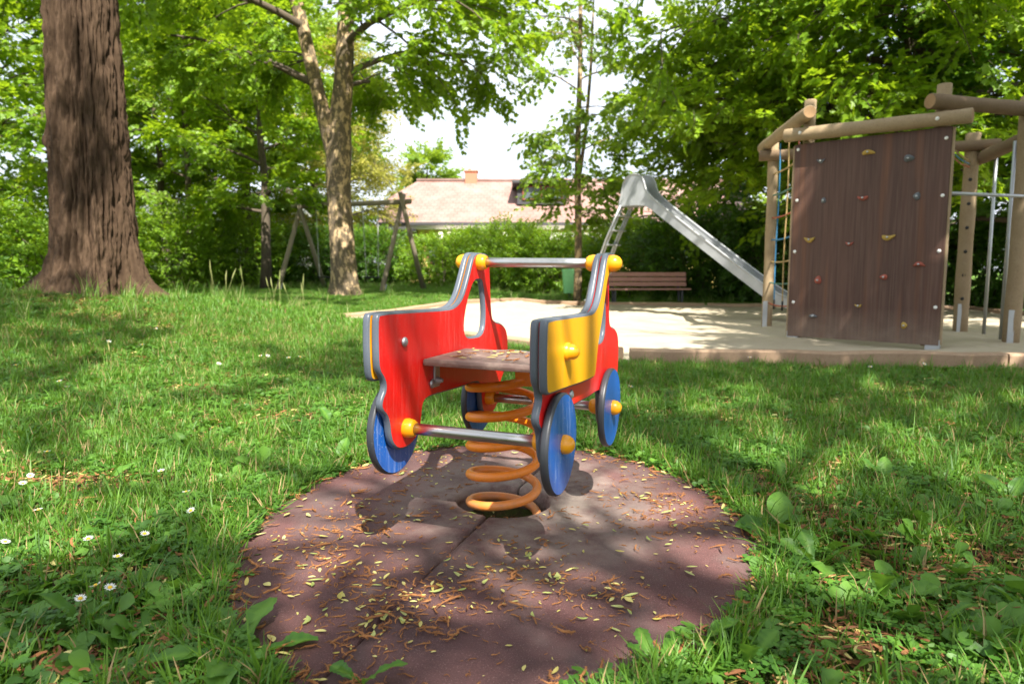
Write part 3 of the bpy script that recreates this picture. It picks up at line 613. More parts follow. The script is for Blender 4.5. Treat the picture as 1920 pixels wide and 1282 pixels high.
mb = MB(); ez = 3.05; rz_ = 5.48; L0, L1 = -7.85, 10.6; yf = 4.5
e = [(L0, -yf, ez), (L1, -yf, ez), (L1, yf, ez), (L0, yf, ez)]; th_ = .12
hip0 = [(L0 + .15, -1.9, 4.45), (L0 + .15, 1.9, 4.45)]
v_ = e + [(L0 + 1.3, 0, rz_), (L1 - .6, 0, rz_)] + hip0
mb.add(v_, [[0, 1, 5, 4, 6], [2, 3, 7, 4, 5], [4, 7, 6], [1, 2, 5]]); mb.add([(x, y, z - th_) for x, y, z in v_], [[0, 1, 5, 4, 6], [2, 3, 7, 4, 5], [4, 7, 6], [1, 2, 5]])
roof = hp_(mb, 'roof', M['tiles']); uvroof(roof)
mb = MB(); tube(mb, [(L0 + 1.25, 0, rz_ + .02), (L1 - .6, 0, rz_ + .02)], .11, 8); mb.build('ridge_tile', M['tiles'], roof)
mb = MB(); box(mb, ((L0 + L1) / 2, -yf - .06, ez - .08), ((L1 - L0) / 2, 0, 0), (0, .07, 0), (0, 0, .07), .02); hp_(mb, 'gutter', M['dark_metal'])
mb = MB(); abox(mb, L0 + .2, L1 - .2, -yf + .1, -3.9, ez - .32, ez - .14, .01); hp_(mb, 'soffit', M['wall_white'])
mb = MB(); abox(mb, -4.05, -3.42, -.3, .3, 5.0, 5.92, .01); abox(mb, -4.10, -3.37, -.35, .35, 5.92, 6.0, .01); abox(mb, -3.9, -3.75, -.1, .1, 6.0, 6.12, .01); mb.build('chimney', M['brick'], roof)
# dormer
mb = MB(); y0 = -2.95; abox(mb, -1.35, 1.0, y0, -.6, 4.0, 4.98, .01); dor = mb.build('dormer', M['dark_metal'], roof)
mb = MB(); abox(mb, -1.6, 1.25, y0 - .35, -.4, 4.98, 5.12, .02); mb.build('dormer_roof', M['dark_metal'], dor)
for x0, x1 in ((-1.1, -.15), (-.05, .85)): window(dor, x0, x1, y0 - .005, 4.2, 4.88, M['window_frame'], bars=0)
for x0, x1 in ((-5.6, -4.0), (-1.5, .1), (2.6, 4.2), (6.2, 7.4)): window(house, x0, x1, -3.9, 1.15, 2.4, M['window_frame'])
mb = MB(); box(mb, (-3.4, -4.9, 2.45), (1.6, 0, 0), Vector((0, .9, .22)), (0, 0, .02), .01); hp_(mb, 'awning', M['awning'])
mb = MB(); box(mb, (1.4, -4.8, 2.42), (1.9, 0, 0), Vector((0, .8, .2)), (0, 0, .02), .01); hp_(mb, 'awning', M['awning'])
# lower lean-to at the gable end
lean = empty('carport', (-6.2, 31.2, 0)); tag(lean, 'dark flat-roofed carport with posts at the gable end of the red-roofed house', 'carport')
mb = MB(); box(mb, (0, 0, 2.62), (1.75, 0, 0), (0, 1.4, 0), (0, 0, .07), .02); mb.build('flat_roof', M['dark_metal'], lean)
for x in (-1.6, -.2, 1.5):
    mb = MB(); abox(mb, x - .06, x + .06, -1.3, -1.18, -.2, 2.55, .01); mb.build('post', M['dark_metal'], lean)
for x, w_, m in ((-1.05, .55, 'poster_white'), (.35, .7, 'poster'), (1.0, .3, 'poster')):
    mb = MB(); abox(mb, x - w_ / 2, x + w_ / 2, .9, .94, 1.5, 2.2, .01); mb.build('hanging_panel', M[m], lean)
house2 = empty('house', (-15.2, 37, 0)); tag(house2, 'pale rendered house glimpsed between the trees at the left of the lawn', 'house')
mb = MB(); abox(mb, -4, 4.5, -3, 3, -.2, 3.6, 0); mb.build('wall', M['wall_white'], house2)
mb = MB(); v_ = [(-4.5, -3.5, 3.5), (5, -3.5, 3.5), (5, 3.5, 3.5), (-4.5, 3.5, 3.5), (-4.5, 0, 4.6), (5, 0, 4.6)]; mb.add(v_, [[0, 1, 5, 4], [2, 3, 4, 5], [0, 4, 3], [1, 2, 5]]); r2 = mb.build('roof', M['wall_white'], house2); uvroof(r2)
for x in (-2.5, .2, 2.6): window(house2, x, x + 1.2, -3.0, 1.2, 2.5, M['window_frame'])

# ------------------------------------------------------------------ leaf and grass sources (kept out of the scene, placed by geometry nodes)
class LB:
    """leaf-mesh builder with a per-face-corner free 'shade' value on points"""
    def __init__(s): s.v = []; s.f = []; s.sh = []; s.mi = []
    def add(s, vs, fs, sh, mi=0):
        o = len(s.v); s.v += [tuple(p) for p in vs]; s.sh += [sh] * len(vs)
        for f in fs: s.f.append([i + o for i in f]); s.mi.append(mi)
    def mesh(s, name, mats):
        me = bpy.data.meshes.new(name); me.from_pydata(s.v, [], s.f)
        for m in mats: me.materials.append(m)
        me.polygons.foreach_set('material_index', s.mi); a = me.attributes.new('shade', 'FLOAT', 'POINT'); a.data.foreach_set('value', [float(q) for q in s.sh]); me.update(); return me
def src_collection(name, meshes):
    c = bpy.data.collections.new(name)
    for i, me in enumerate(meshes): c.objects.link(bpy.data.objects.new('%s_%02d' % (name, i), me))
    ng = bpy.data.node_groups.new(name, 'GeometryNodeTree')
    ng.interface.new_socket('Geometry', in_out='INPUT', socket_type='NodeSocketGeometry'); ng.interface.new_socket('Geometry', in_out='OUTPUT', socket_type='NodeSocketGeometry')
    N = ng.nodes; gi = N.new('NodeGroupInput'); go = N.new('NodeGroupOutput'); ci = N.new('GeometryNodeCollectionInfo'); ci.inputs[0].default_value = c; ci.inputs[1].default_value = True; ci.inputs[2].default_value = True
    ip = N.new('GeometryNodeInstanceOnPoints'); ip.inputs['Pick Instance'].default_value = True
    def at(nm, ty):
        a = N.new('GeometryNodeInputNamedAttribute'); a.data_type = ty; a.inputs['Name'].default_value = nm; return a.outputs['Attribute']
    er = N.new('FunctionNodeEulerToRotation'); L = ng.links
    L.new(gi.outputs[0], ip.inputs['Points']); L.new(ci.outputs[0], ip.inputs['Instance']); L.new(at('idx', 'INT'), ip.inputs['Instance Index'])
    L.new(at('rot', 'FLOAT_VECTOR'), er.inputs[0]); L.new(er.outputs[0], ip.inputs['Rotation']); L.new(at('scl', 'FLOAT'), ip.inputs['Scale']); L.new(ip.outputs[0], go.inputs[0])
    return dict(ng=ng, n=len(meshes))
def scatter(name, src, pos, rot, scl, parent=None, seed=0, loc=None):
    n = len(pos); me = bpy.data.meshes.new(name); me.vertices.add(n); me.vertices.foreach_set('co', np.asarray(pos, np.float32).ravel())
    a = me.attributes.new('rot', 'FLOAT_VECTOR', 'POINT'); a.data.foreach_set('vector', np.asarray(rot, np.float32).ravel())
    a = me.attributes.new('scl', 'FLOAT', 'POINT'); a.data.foreach_set('value', np.asarray(scl, np.float32).ravel())
    a = me.attributes.new('idx', 'INT', 'POINT'); a.data.foreach_set('value', np.random.RandomState(seed).randint(0, src['n'], n).astype(np.int32)); me.update()
    o = link(name, me, parent); m = o.modifiers.new('scatter', 'NODES'); m.node_group = src['ng']; o['kind'] = 'stuff'; return o
def leaf_poly(kind):
    if kind == 'maple': return [(0, 0), (.18, .28), (.12, .48), (.42, .30), (.62, .46), (.66, .20), (1, 0), (.66, -.20), (.62, -.46), (.42, -.30), (.12, -.48), (.18, -.28)]
    if kind == 'oval': return [(0, 0), (.25, .20), (.55, .24), (.85, .12), (1, 0), (.85, -.12), (.55, -.24), (.25, -.20)]
    return [(0, 0), (.35, .16), (1, 0), (.35, -.16)]
def put_leaf(lb, kind, p, d, up, size, sh, mi=0, fold=.18):
    d = Vector(d).normalized(); up = Vector(up); sd = d.cross(up)
    if sd.length < 1e-4: sd = Vector((1, 0, 0))
    sd.normalize(); nn = sd.cross(d); P = leaf_poly(kind); k = len(P); m = k // 2
    vs = [Vector(p) + d * a * size + sd * b * size + nn * (abs(b) * fold - a * a * .12) * size for a, b in P]
    lb.add(vs, [list(range(0, m + 1)), [0] + list(range(m, k))], sh, mi)
def sprig(seed, kind, nl, L, ls, mats, droop=.25):
    rng = random.Random(seed); lb = LB(); pts = [Vector((L * i / 5, rng.uniform(-.02, .02) * i * L, -droop * L * (i / 5) ** 2 + rng.uniform(-.02, .02) * L)) for i in range(6)]
    for i in range(5):
        a, b = pts[i], pts[i + 1]; r = .006 * (1 - i / 6); lb.add([a + Vector((0, r, 0)), a - Vector((0, r, 0)), b - Vector((0, r, 0)), b + Vector((0, r, 0))], [[0, 1, 2, 3]], .3, 1)
    for i in range(nl):
        f = (i + .6) / nl * 5; k = min(int(f), 4); p = pts[k].lerp(pts[k + 1], f - k); s = 1 if i % 2 else -1
        az = rng.uniform(.5, 1.25) * s if i < nl - 1 else 0; el = rng.uniform(-.75, .15); d = Vector((math.cos(az) * math.cos(el), math.sin(az) * math.cos(el), math.sin(el)))
        st = p + d * ls * rng.uniform(.15, .55); up = Vector((rng.uniform(-.5, .5), rng.uniform(-.5, .5), 1))
        put_leaf(lb, kind, st, d, up, ls * rng.uniform(.75, 1.2), rng.random())
    return lb.mesh('sprig', mats)
S_MAPLE = src_collection('maple_sprig', [sprig(i, 'maple', 13, .48, .135, [M['maple'], M['bark']]) for i in range(5)])
S_PALE = src_collection('pale_sprig', [sprig(20 + i, 'maple', 11, .44, .125, [M['maple_pale'], M['bark']]) for i in range(4)])
S_DARK = src_collection('dark_sprig', [sprig(40 + i, 'maple', 15, .5, .13, [M['darkleaf'], M['bark']]) for i in range(4)])
S_SHRUB = src_collection('shrub_sprig', [sprig(60 + i, 'oval', 14, .34, .085, [M['shrub'], M['bark']], -.1) for i in range(5)])
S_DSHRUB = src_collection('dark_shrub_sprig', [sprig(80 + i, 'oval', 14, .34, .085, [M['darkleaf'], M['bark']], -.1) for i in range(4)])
S_GOLD = src_collection('golden_sprig', [sprig(100 + i, 'oval', 13, .5, .12, [M['golden'], M['bark']], .1) for i in range(4)])

# ------------------------------------------------------------------ trees
def orient(d, rng, roll=.5): return (rng.gauss(0, roll), -math.asin(max(-1, min(1, d.z))) + rng.gauss(0, .15), math.atan2(d.y, d.x) + rng.gauss(0, .25))
def make_limbs(limbs, seed, mbr, nb=8, nt=5, nsp=3, sub=.5, sscale=1., droop=.12, up=.0, keep=None):
    """limbs: (start, direction, length, radius). Fills mbr with branch tubes, returns sprig points"""
    rng = random.Random(seed); P = []; RT = []; SC = []
    for st, d, L, r in limbs:
        d = Vector(d).normalized(); pts = [Vector(st)]; n = 7; dd = d.copy()
        for i in range(n):
            dd = (dd + Vector((rng.gauss(0, .10), rng.gauss(0, .10), rng.gauss(0, .07) + up * .2 - droop * (i / n) * .5))).normalized(); pts.append(pts[-1] + dd * L / n)
        tube(mbr, pts, [r * (1 - .85 * i / n) for i in range(n + 1)], 6, cap=False)
        for b in range(nb):
            f = .18 + .82 * (b + rng.random()) / nb; x = f * n; k = min(int(x), n - 1); p = pts[k].lerp(pts[k + 1], x - k); ld = (pts[k + 1] - pts[k]).normalized()
            an = rng.choice((-1, 1)) * rng.uniform(.5, 1.15); bd_ = Vector((ld.x * math.cos(an) - ld.y * math.sin(an), ld.x * math.sin(an) + ld.y * math.cos(an), ld.z * .6 + rng.gauss(.08, .25))).normalized()
            bl = L * sub * (1.1 - .6 * f) * rng.uniform(.7, 1.2) + .25; q = [p]; m = 4
            for i in range(m):
                bd_ = (bd_ + Vector((rng.gauss(0, .12), rng.gauss(0, .12), rng.gauss(-droop * .5, .10)))).normalized(); q.append(q[-1] + bd_ * bl / m)
            br = r * .32 * (1 - .5 * f) + .004; tube(mbr, q, [br * (1 - .8 * i / m) for i in range(m + 1)], 4, cap=False)
            for tw in range(nt):
                g = .2 + .8 * (tw + rng.random()) / nt; x = g * m; k2 = min(int(x), m - 1); p2 = q[k2].lerp(q[k2 + 1], x - k2); td = (q[k2 + 1] - q[k2]).normalized()
                an = rng.choice((-1, 1)) * rng.uniform(.3, 1.2); td = Vector((td.x * math.cos(an) - td.y * math.sin(an), td.x * math.sin(an) + td.y * math.cos(an), td.z * .5 + rng.gauss(0, .3))).normalized()
                for s in range(nsp):
                    pos = p2 + td * (.28 * s * rng.uniform(.6, 1.3)) + Vector((rng.gauss(0, .06), rng.gauss(0, .06), rng.gauss(0, .07)))
                    if keep and not keep(pos): continue
                    P.append(pos); RT.append(orient(td, rng)); SC.append(sscale * rng.uniform(.75, 1.2))
    return P, RT, SC
def tree(name, label, base, stems, limbs, src, bark, seed, group=None, trunk_builder=None, **kw):
    root = empty(name, base); tag(root, label, 'tree', group); I = Matrix.Translation(-Vector(base))
    mt = MB()
    if trunk_builder: tr = trunk_builder(root, I)
    else:
        for pts, rad in stems: tube(mt, pts, rad, 14)
        tr = mt.build('trunk', bark, root); tr.matrix_parent_inverse = I
    mbr = MB(); P, RT, SC = make_limbs(limbs, seed, mbr, **kw)
    if mbr.v: b = mbr.build('branches', bark, root); b.matrix_parent_inverse = I
    if P: c = scatter('crown', src, P, RT, SC, root, seed); c.matrix_parent_inverse = I
    return root
def stem_at(pts, rad, f):
    n = len(pts) - 1; x = min(f, .9999) * n; k = int(x); return Vector(pts[k]).lerp(Vector(pts[k + 1]), x - k), rad[k] * (1 - x + k) + rad[k + 1] * (x - k)
def auto_tree(name, label, x, y, H, r, crown, src, seed, nl=14, z0=.3, lean=(0, 0), bark=None, group=None, prof=None, **kw):
    rng = random.Random(seed * 7 + 1); zb = h1(x, y) - .1; n = 8
    pts = [Vector((x + lean[0] * (i / n) * H + rng.gauss(0, .05) * (i > 0), y + lean[1] * (i / n) * H + rng.gauss(0, .05) * (i > 0), zb + H * i / n)) for i in range(n + 1)]
    rad = [r * (1.25 if i == 0 else 1 - .85 * i / n) for i in range(n + 1)]; limbs = []; a = rng.random() * 6
    for i in range(nl):
        f = z0 + (.97 - z0) * i / (nl - 1); p, rr = stem_at(pts, rad, f); a += 2.4 + rng.gauss(0, .25)
        g = (f - z0) / (1 - z0); L = crown * ((prof(g)) if prof else (.55 + .75 * g - 1.05 * g * g)) * rng.uniform(.8, 1.15)
        el = rng.uniform(.05, .3) + .8 * g; limbs.append((p, (math.cos(a) * math.cos(el), math.sin(a) * math.cos(el), math.sin(el)), max(L, .5), max(rr * .5, .015)))
    return tree(name, label, (x, y, zb), [(pts, rad)], limbs, src, bark or M['bark'], seed, group, **kw)

# the big furrowed trunk on its mound
TX, TY = -4.80, 7.9
def big_trunk(root, I):
    na, nz = 420, 300; zb = h1(TX, TY) - .08; Ht = 6.2
    th = np.linspace(0, 2 * np.pi, na, endpoint=False); zz = np.linspace(0, 1, nz) ** 1.15 * Ht; T, Zv = np.meshgrid(th, zz)
    rad = .415 - .025 * np.clip(Zv - .5, 0, 9) ** .8 + .50 * np.exp(-np.clip(Zv, 0, 9) / .19) * np.clip(.35 + .5 * np.sin(T * 4 + .6) + .4 * np.sin(T * 7 + 2), 0, 2) + .09 * np.exp(-Zv / .6)
    rad = np.maximum(rad, .30) + .02 * np.sin(T * 3 + Zv * .7)
    cxr, cyr = np.cos(T), np.sin(T); u = np.abs(np.mod(T / (2 * np.pi) + .25, 1) * 2 - 1)     # mirror once round so the noise closes
    wx = (fbm(T * 1.2 + 40, Zv * 1.6, 3) - .5) * .9
    kk = T * 6.2 + wx * 1.5; k1 = np.abs(vn(kk + 30, Zv * .95 + 7 + wx) - .5) * 2; k2 = np.abs(vn(T * 15 + wx * 3 + 90, Zv * 2.2 + 11) - .5) * 2; k3 = fbm(T * 18, Zv * 9, 3)
    cr1 = 1 - sst(0, .40, k1); cr2 = 1 - sst(0, .42, k2)
    brk = sst(.30, .55, fbm(T * 7 + 3, Zv * 2.4 + 9, 3)); hgt = (-.066 * cr1 - .040 * cr2) * (.35 + .65 * brk) + .048 * (k3 - .5) + .014 * (fbm(T * 40, Zv * 40, 2) - .5)
    rad = rad + hgt
    rad = rad + .17 * np.exp(-(((T - 3.7) / .16) ** 2 + ((Zv - 4.05) / .16) ** 2)) + .06 * np.exp(-(((T - 3.55) / .15) ** 2 + ((Zv - 1.75) / .14) ** 2))
    lean = .05 * (Zv / 3.5); Xv = TX + lean + rad * cxr; Yv = TY + rad * cyr; Zw = zb + Zv
    me = bpy.data.meshes.new('trunk'); idx = np.arange(na * nz).reshape(nz, na); nx = np.roll(idx, -1, 1)
    q = np.stack([idx[:-1], nx[:-1], nx[1:], idx[1:]], -1).reshape(-1, 4)
    me.from_pydata(np.stack([Xv, Yv, Zw], -1).reshape(-1, 3).tolist(), [], q.tolist()); me.materials.append(M['bigbark']); me.polygons.foreach_set('use_smooth', [True] * len(q)); me.update()
    o = link('trunk', me, root); o.matrix_parent_inverse = I; return o
rng = random.Random(4); bl = []
for i in range(7):
    a = i * 2.4; g = i / 6; el = .25 + .7 * g; bl.append(((TX + .1, TY, 5.4 + g * 1.3), (math.cos(a) * math.cos(el), math.sin(a) * math.cos(el), math.sin(el)), 4.2 + rng.random(), .14))
tree('old_tree', 'massive old tree with deeply furrowed brown bark on the grassy mound', (TX, TY, h1(TX, TY)), None, bl, S_MAPLE, M['bark'], 11, trunk_builder=big_trunk, nb=5, nt=3, nsp=2, sscale=1.3, up=.9)

# the maple with flaking bark and a forked stem
g0 = h1(-3.9, 16) - .1; MX = -3.9
def maple_trunk(root, I):
    def col(pts, rad, nm, parent, I2):
        pts = smoothline([Vector(p) for p in pts], 3); n = len(pts); xs = np.linspace(0, 1, len(rad)); mb = MB(); na = 40; vs = []
        for i, p in enumerate(pts):
            r0 = float(np.interp(i / (n - 1), xs, rad)); th = np.arange(na) * 2 * np.pi / na; z = np.full(na, p.z)
            rr = r0 * (1 + .05 * (fbm(th * 2.5 + 5, z * 2.2, 3) - .5) * 2 + .05 * (fbm(th * 9 + 5, z * 7, 2) - .5)) + .22 * math.exp(-max(0, p.z - g0) / .22) * (.5 + .5 * np.sin(th * 4 + 1))
            vs += [(p.x + rr[j] * math.cos(th[j]), p.y + rr[j] * math.sin(th[j]), p.z) for j in range(na)]
        mb.add(vs, [[i * na + j, i * na + (j + 1) % na, (i + 1) * na + (j + 1) % na, (i + 1) * na + j] for i in range(n - 1) for j in range(na)], 0, True)
        o = mb.build(nm, M['maplebark'], parent); o.matrix_parent_inverse = I2; return o
    t0 = col([(MX, 16, g0), (MX - .02, 16, .9), (MX - .06, 16, 1.8), (MX - .1, 16, 2.8), (MX - .06, 16, 3.6), (MX - .02, 16, 4.3), (MX + .12, 16, 5.4), (MX + .2, 16, 7), (MX + .5, 16.2, 9)], [.335, .295, .28, .275, .285, .24, .20, .17, .1], 'trunk', root, I)
    col([(MX - .16, 15.98, 3.3), (MX - .34, 15.95, 4.2), (MX - .52, 15.9, 5.0), (MX - .78, 15.8, 6.4), (MX - 1.3, 15.6, 8.6)], [.14, .17, .155, .14, .08], 'stem', root, I); return t0
ml = [((MX - .5, 15.9, 5.0), (-1, -.3, .45), 3.2, .10), ((MX - .7, 15.8, 6.2), (-.9, -.7, .35), 4.0, .09), ((MX - .9, 15.8, 6.9), (-.8, -1, .45), 4.2, .09), ((MX - 1.1, 15.7, 7.7), (-1, .1, .5), 3.5, .08),
      ((MX + .1, 16, 5.2), (1, -.35, .38), 3.1, .08), ((MX + .15, 16, 5.9), (.9, -.9, .22), 4.2, .09), ((MX + .2, 16, 6.6), (1, .1, .35), 3.6, .08), ((MX + .2, 16, 7.0), (.8, -1, .40), 4.6, .09), ((MX + .3, 16, 7.5), (.75, -.8, .35), 4.6, .09), ((MX + .4, 16.1, 8.2), (1, -.5, .5), 4.0, .07),
      ((MX + .05, 16.1, 5.0), (.5, 1, .4), 3.0, .07), ((MX - .6, 16, 5.6), (-.4, 1, .4), 3.2, .07), ((MX + .4, 16.2, 8.8), (0, -.6, 1), 3.4, .07), ((MX - 1.3, 15.6, 8.5), (-.4, -.6, .9), 3.2, .07)]
tree('maple_tree', 'forked maple with mottled flaking bark standing in front of the swing', (MX, 16, g0), None, ml, S_MAPLE, M['bark'], 21, trunk_builder=maple_trunk, nb=9, nt=6, nsp=3, sub=.5, droop=.3)

auto_tree('slim_tree', 'slim dark-stemmed tree beside the left legs of the swing', -7.9, 22, 9.5, .17, 3.6, S_MAPLE, 31, nl=15, z0=.27, nb=8, nt=5, nsp=3, droop=.15)
# young double-stemmed tree beyond the sand
yx, yy = 1.62, 17.0; ypts = [Vector((yx + .02 * math.sin(i), yy, -.1 + i * .8)) for i in range(14)]; yrad = [.095 * (1 - i / 15) + .008 for i in range(14)]
y2 = [Vector((yx + .05, yy, 3.2)), Vector((yx + .16, yy - .05, 4.2)), Vector((yx + .26, yy - .1, 5.6)), Vector((yx + .34, yy - .1, 8))]
rng = random.Random(8); yl = []
for i in range(26):
    z = 2.1 + i * .33; a = i * 2.4 + .7; g = i / 25; L = (1.3 + 1.5 * math.sin(g * 2.4)) * (.55 if z < 4.7 else 1.) * rng.uniform(.8, 1.2); el = rng.uniform(.15, .5); yl.append(((yx + .1 * (i % 2), yy, z), (math.cos(a) * math.cos(el), math.sin(a) * math.cos(el), math.sin(el)), L, .022))
tree('young_tree', 'thin young tree with two pale stems rising behind the handlebar', (yx, yy, 0), [(ypts, yrad), (y2, [.04, .045, .035, .01])], yl, S_PALE, M['maplebark'], 41, nb=6, nt=3, nsp=2, sub=.55, droop=.35)

# the large tree overhanging the climbing frame
rx, ry = 8.2, 14.2; rl = []
rpts = [Vector((rx + .03 * i, ry + .05 * math.sin(i), -.1 + i * 1.1)) for i in range(12)]; rrad = [.30 * (1 - i / 13) + .03 for i in range(12)]
rng = random.Random(12)
for i in range(30):
    z = 2.6 + i * .30; a = i * 2.4 + .4; g = i / 29; L = (5.2 - 3.0 * g) * rng.uniform(.8, 1.15); el = .12 + .5 * g; rl.append(((rx + .02 * z, ry, z), (math.cos(a) * math.cos(el), math.sin(a) * math.cos(el), math.sin(el)), L, .09 * (1 - .6 * g)))
for k, (z, ang, L) in enumerate(((3.4, 205, 4.6), (4.4, 195, 5.6), (5.2, 215, 5.8), (6.2, 200, 5.8), (7.2, 210, 5.6), (5.6, 180, 5.6), (6.8, 185, 5.4), (3.0, 230, 3.6), (4.0, 240, 4.4), (3.6, 190, 4.8), (7.9, 225, 5.2), (8.6, 200, 4.6), (3.1, 175, 3.8), (4.9, 170, 4.6))):
    a = R(ang); rl.append(((rx, ry, z), (math.cos(a), math.sin(a), .28), L, .08))
tree('broad_tree', 'broad leafy tree with layered boughs overhanging the climbing frame', (rx, ry, 0), [(rpts, rrad)], rl, S_MAPLE, M['bark'], 51, nb=9, nt=5, nsp=3, sub=.45, droop=.32)
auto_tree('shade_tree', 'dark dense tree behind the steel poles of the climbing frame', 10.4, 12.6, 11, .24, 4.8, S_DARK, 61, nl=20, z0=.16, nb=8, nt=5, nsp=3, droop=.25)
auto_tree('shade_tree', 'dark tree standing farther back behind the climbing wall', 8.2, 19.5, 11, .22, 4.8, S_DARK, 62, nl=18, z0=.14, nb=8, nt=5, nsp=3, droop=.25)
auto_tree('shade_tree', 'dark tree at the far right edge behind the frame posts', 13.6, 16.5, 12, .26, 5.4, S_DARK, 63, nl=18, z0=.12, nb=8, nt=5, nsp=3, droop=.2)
auto_tree('branching_tree', 'open-branched tree with bare dark limbs behind the slide chute', 6.0, 22.0, 8.5, .15, 4.2, S_MAPLE, 64, nl=14, z0=.16, nb=6, nt=4, nsp=2, droop=.2)
# wood on the left
for i, (x, y, H, r, cw, ln, s, lb) in enumerate([
        (-12.7, 25.5, 12, .16, 3.8, (-.05, 0), S_MAPLE, 'leaning thin tree nearest the furrowed trunk in the left wood'),
        (-11.7, 25.0, 11, .14, 3.4, (.01, 0), S_PALE, 'thin straight pale-leaved tree in the middle of the left wood'),
        (-11.0, 28.5, 13, .17, 3.8, (.0, 0), S_MAPLE, 'taller straight tree farther back in the left wood'),
        (-10.2, 27.0, 12, .12, 3.2, (-.02, 0), S_MAPLE, 'slender tree right of the straight trunks in the left wood'),
        (-15.8, 19.5, 11, .20, 4.6, (.02, 0), S_PALE, 'bright leafy tree at the left edge behind the furrowed trunk'),
        (-13.2, 17.2, 9, .16, 3.8, (.0, 0), S_MAPLE, 'mid-green tree showing left of the furrowed trunk'),
        (-17.5, 26.5, 13, .22, 5.2, (.0, 0), S_PALE, 'tall pale-green tree farthest back at the left edge'),
        (-7.2, 29.0, 9, .15, 3.8, (.0, 0), S_GOLD, 'yellow-green tree behind the swing beam'),
        (-13.8, 31.0, 13, .2, 4.8, (.0, 0), S_PALE, 'broad tree closing the back of the left wood'),
        (-9.0, 31.5, 11, .17, 4.2, (.0, 0), S_PALE, 'light green tree behind the slim dark-stemmed tree'),
        (-18.5, 33.0, 12, .2, 5.0, (.0, 0), S_MAPLE, 'far tree glimpsed left of the furrowed trunk')]):
    auto_tree('wood_tree', lb, x, y, H, r, cw, s, 70 + i, nl=17, z0=(.34, .28, .36, .30, .14, .14, .2, .16, .2, .16, .1)[i], lean=ln, nb=7, nt=4, nsp=3, sscale=1.15, group='trees of the wood at the left')
auto_tree('garden_tree', 'pale round tree left of the gable of the red-roofed house', -9.6, 40, 7.5, .2, 4.4, S_GOLD, 90, nl=14, z0=.12, nb=7, nt=4, nsp=3, sscale=1.7)
auto_tree('garden_tree', 'small green treetop showing above the ridge near the chimney', -5.6, 46, 7.8, .2, 2.6, S_PALE, 91, nl=12, z0=.3, nb=6, nt=4, nsp=3, sscale=1.7)
auto_tree('garden_tree', 'leafy tree filling the gap right of the red-roofed house', 13.0, 30, 8.5, .2, 4.6, S_PALE, 92, nl=14, z0=.12, nb=7, nt=4, nsp=3, sscale=1.5)
# trees behind the viewpoint whose crowns shade the mat, lawn and climbing frame
def sungap(p):
    # openings in the crowns: where these sprigs would shade the toy and the bright patches of lawn and sand
    gx_, gy_ = p.x - (p.z - .4) * SUN_TO.x / SUN_TO.z, p.y - (p.z - .4) * SUN_TO.y / SUN_TO.z
    for cx_, cy_, r_ in ((.0, 2.35, .90), (-.15, 1.55, .4), (-1.0, 3.4, .85), (-3.2, 8.9, 1.7), (.85, 2.45, .55), (-1.7, 2.45, .75), (-2.3, 4.5, .8), (1.2, 4.0, .6), (1.7, 2.7, .5), (-2.9, 6.2, .7), (3.0, 4.6, .5)):
        if (gx_ - cx_) ** 2 + (gy_ - cy_) ** 2 < r_ * r_: return False
    return not (gy_ > 6.3 and gx_ > -1.5 + (gy_ - 6.3) * -.6 and gx_ < 3.0 + (gy_ - 8) * .25)
auto_tree('willow_tree', 'tall tree behind the viewpoint that drops its catkins and shade on the mat', 3.3, -5.2, 14, .32, 5.6, S_MAPLE, 95, nl=24, z0=.42, nb=10, nt=3, nsp=1, sscale=.95, keep=sungap)
auto_tree('willow_tree', 'tree beside the lawn to the right whose crown shades the climbing wall', 5.8, 2.5, 10.5, .26, 4.2, S_MAPLE, 96, nl=18, z0=.42, nb=8, nt=5, nsp=3, sscale=1.3, keep=sungap)
auto_tree('willow_tree', 'tree left of the viewpoint whose crown shades the furrowed trunk', -3.7, -2.7, 14.5, .30, 4.8, S_MAPLE, 97, nl=20, z0=.55, nb=10, nt=3, nsp=1, sscale=.95, keep=sungap)

# ------------------------------------------------------------------ shrubs and hedge
def shrub(name, label, x, y, rx_, ry_, h, n, src, seed, group=None, cat='shrub', flat=0., base=0., ss=1.):
    rng = np.random.RandomState(seed); zb = h1(x, y); root = empty(name, (x, y, zb)); tag(root, label, cat, group); pr = random.Random(seed)
    mb = MB()
    for i in range(7):
        a = i * 2.4; tp = Vector((math.cos(a) * rx_ * .55, math.sin(a) * ry_ * .55, h * pr.uniform(.6, .9))); tube(mb, [(math.cos(a) * .06, math.sin(a) * .06, -.1), tp * .5 + Vector((0, 0, h * .08)), tp], [.03, .022, .008], 5, cap=False)
    mb.build('stems', M['bark'], root)
    d = rng.normal(size=(n, 3)); d /= np.linalg.norm(d, axis=1)[:, None]; r = rng.rand(n) ** (1 / 4.5); 
    if flat: d = np.sign(d) * np.abs(d) ** (1 - flat); d /= np.maximum(np.abs(d).max(1), .001)[:, None] ** flat
    lump = .74 + .52 * fbm(d[:, 0] * 2.2 + seed * 3 + d[:, 2] * 2, d[:, 1] * 2.2 + seed + d[:, 2] * 1.5, 3)
    p = d * (r * (lump if not flat else lump * .25 + .76))[:, None]
    pos = np.stack([p[:, 0] * rx_, p[:, 1] * ry_, h * .5 + p[:, 2] * h * .52 + base], 1); pos[:, 2] = np.maximum(pos[:, 2], .04 + .2 * rng.rand(n))
    el = np.arcsin(np.clip(d[:, 2] * .6 + rng.normal(0, .3, n), -1, 1)); az = np.arctan2(d[:, 1], d[:, 0]) + rng.normal(0, .6, n)
    rot = np.stack([rng.normal(0, .7, n), -el, az], 1); scatter('foliage', src, pos, rot, ss * (.8 + .5 * rng.rand(n)), root, seed)
    return root
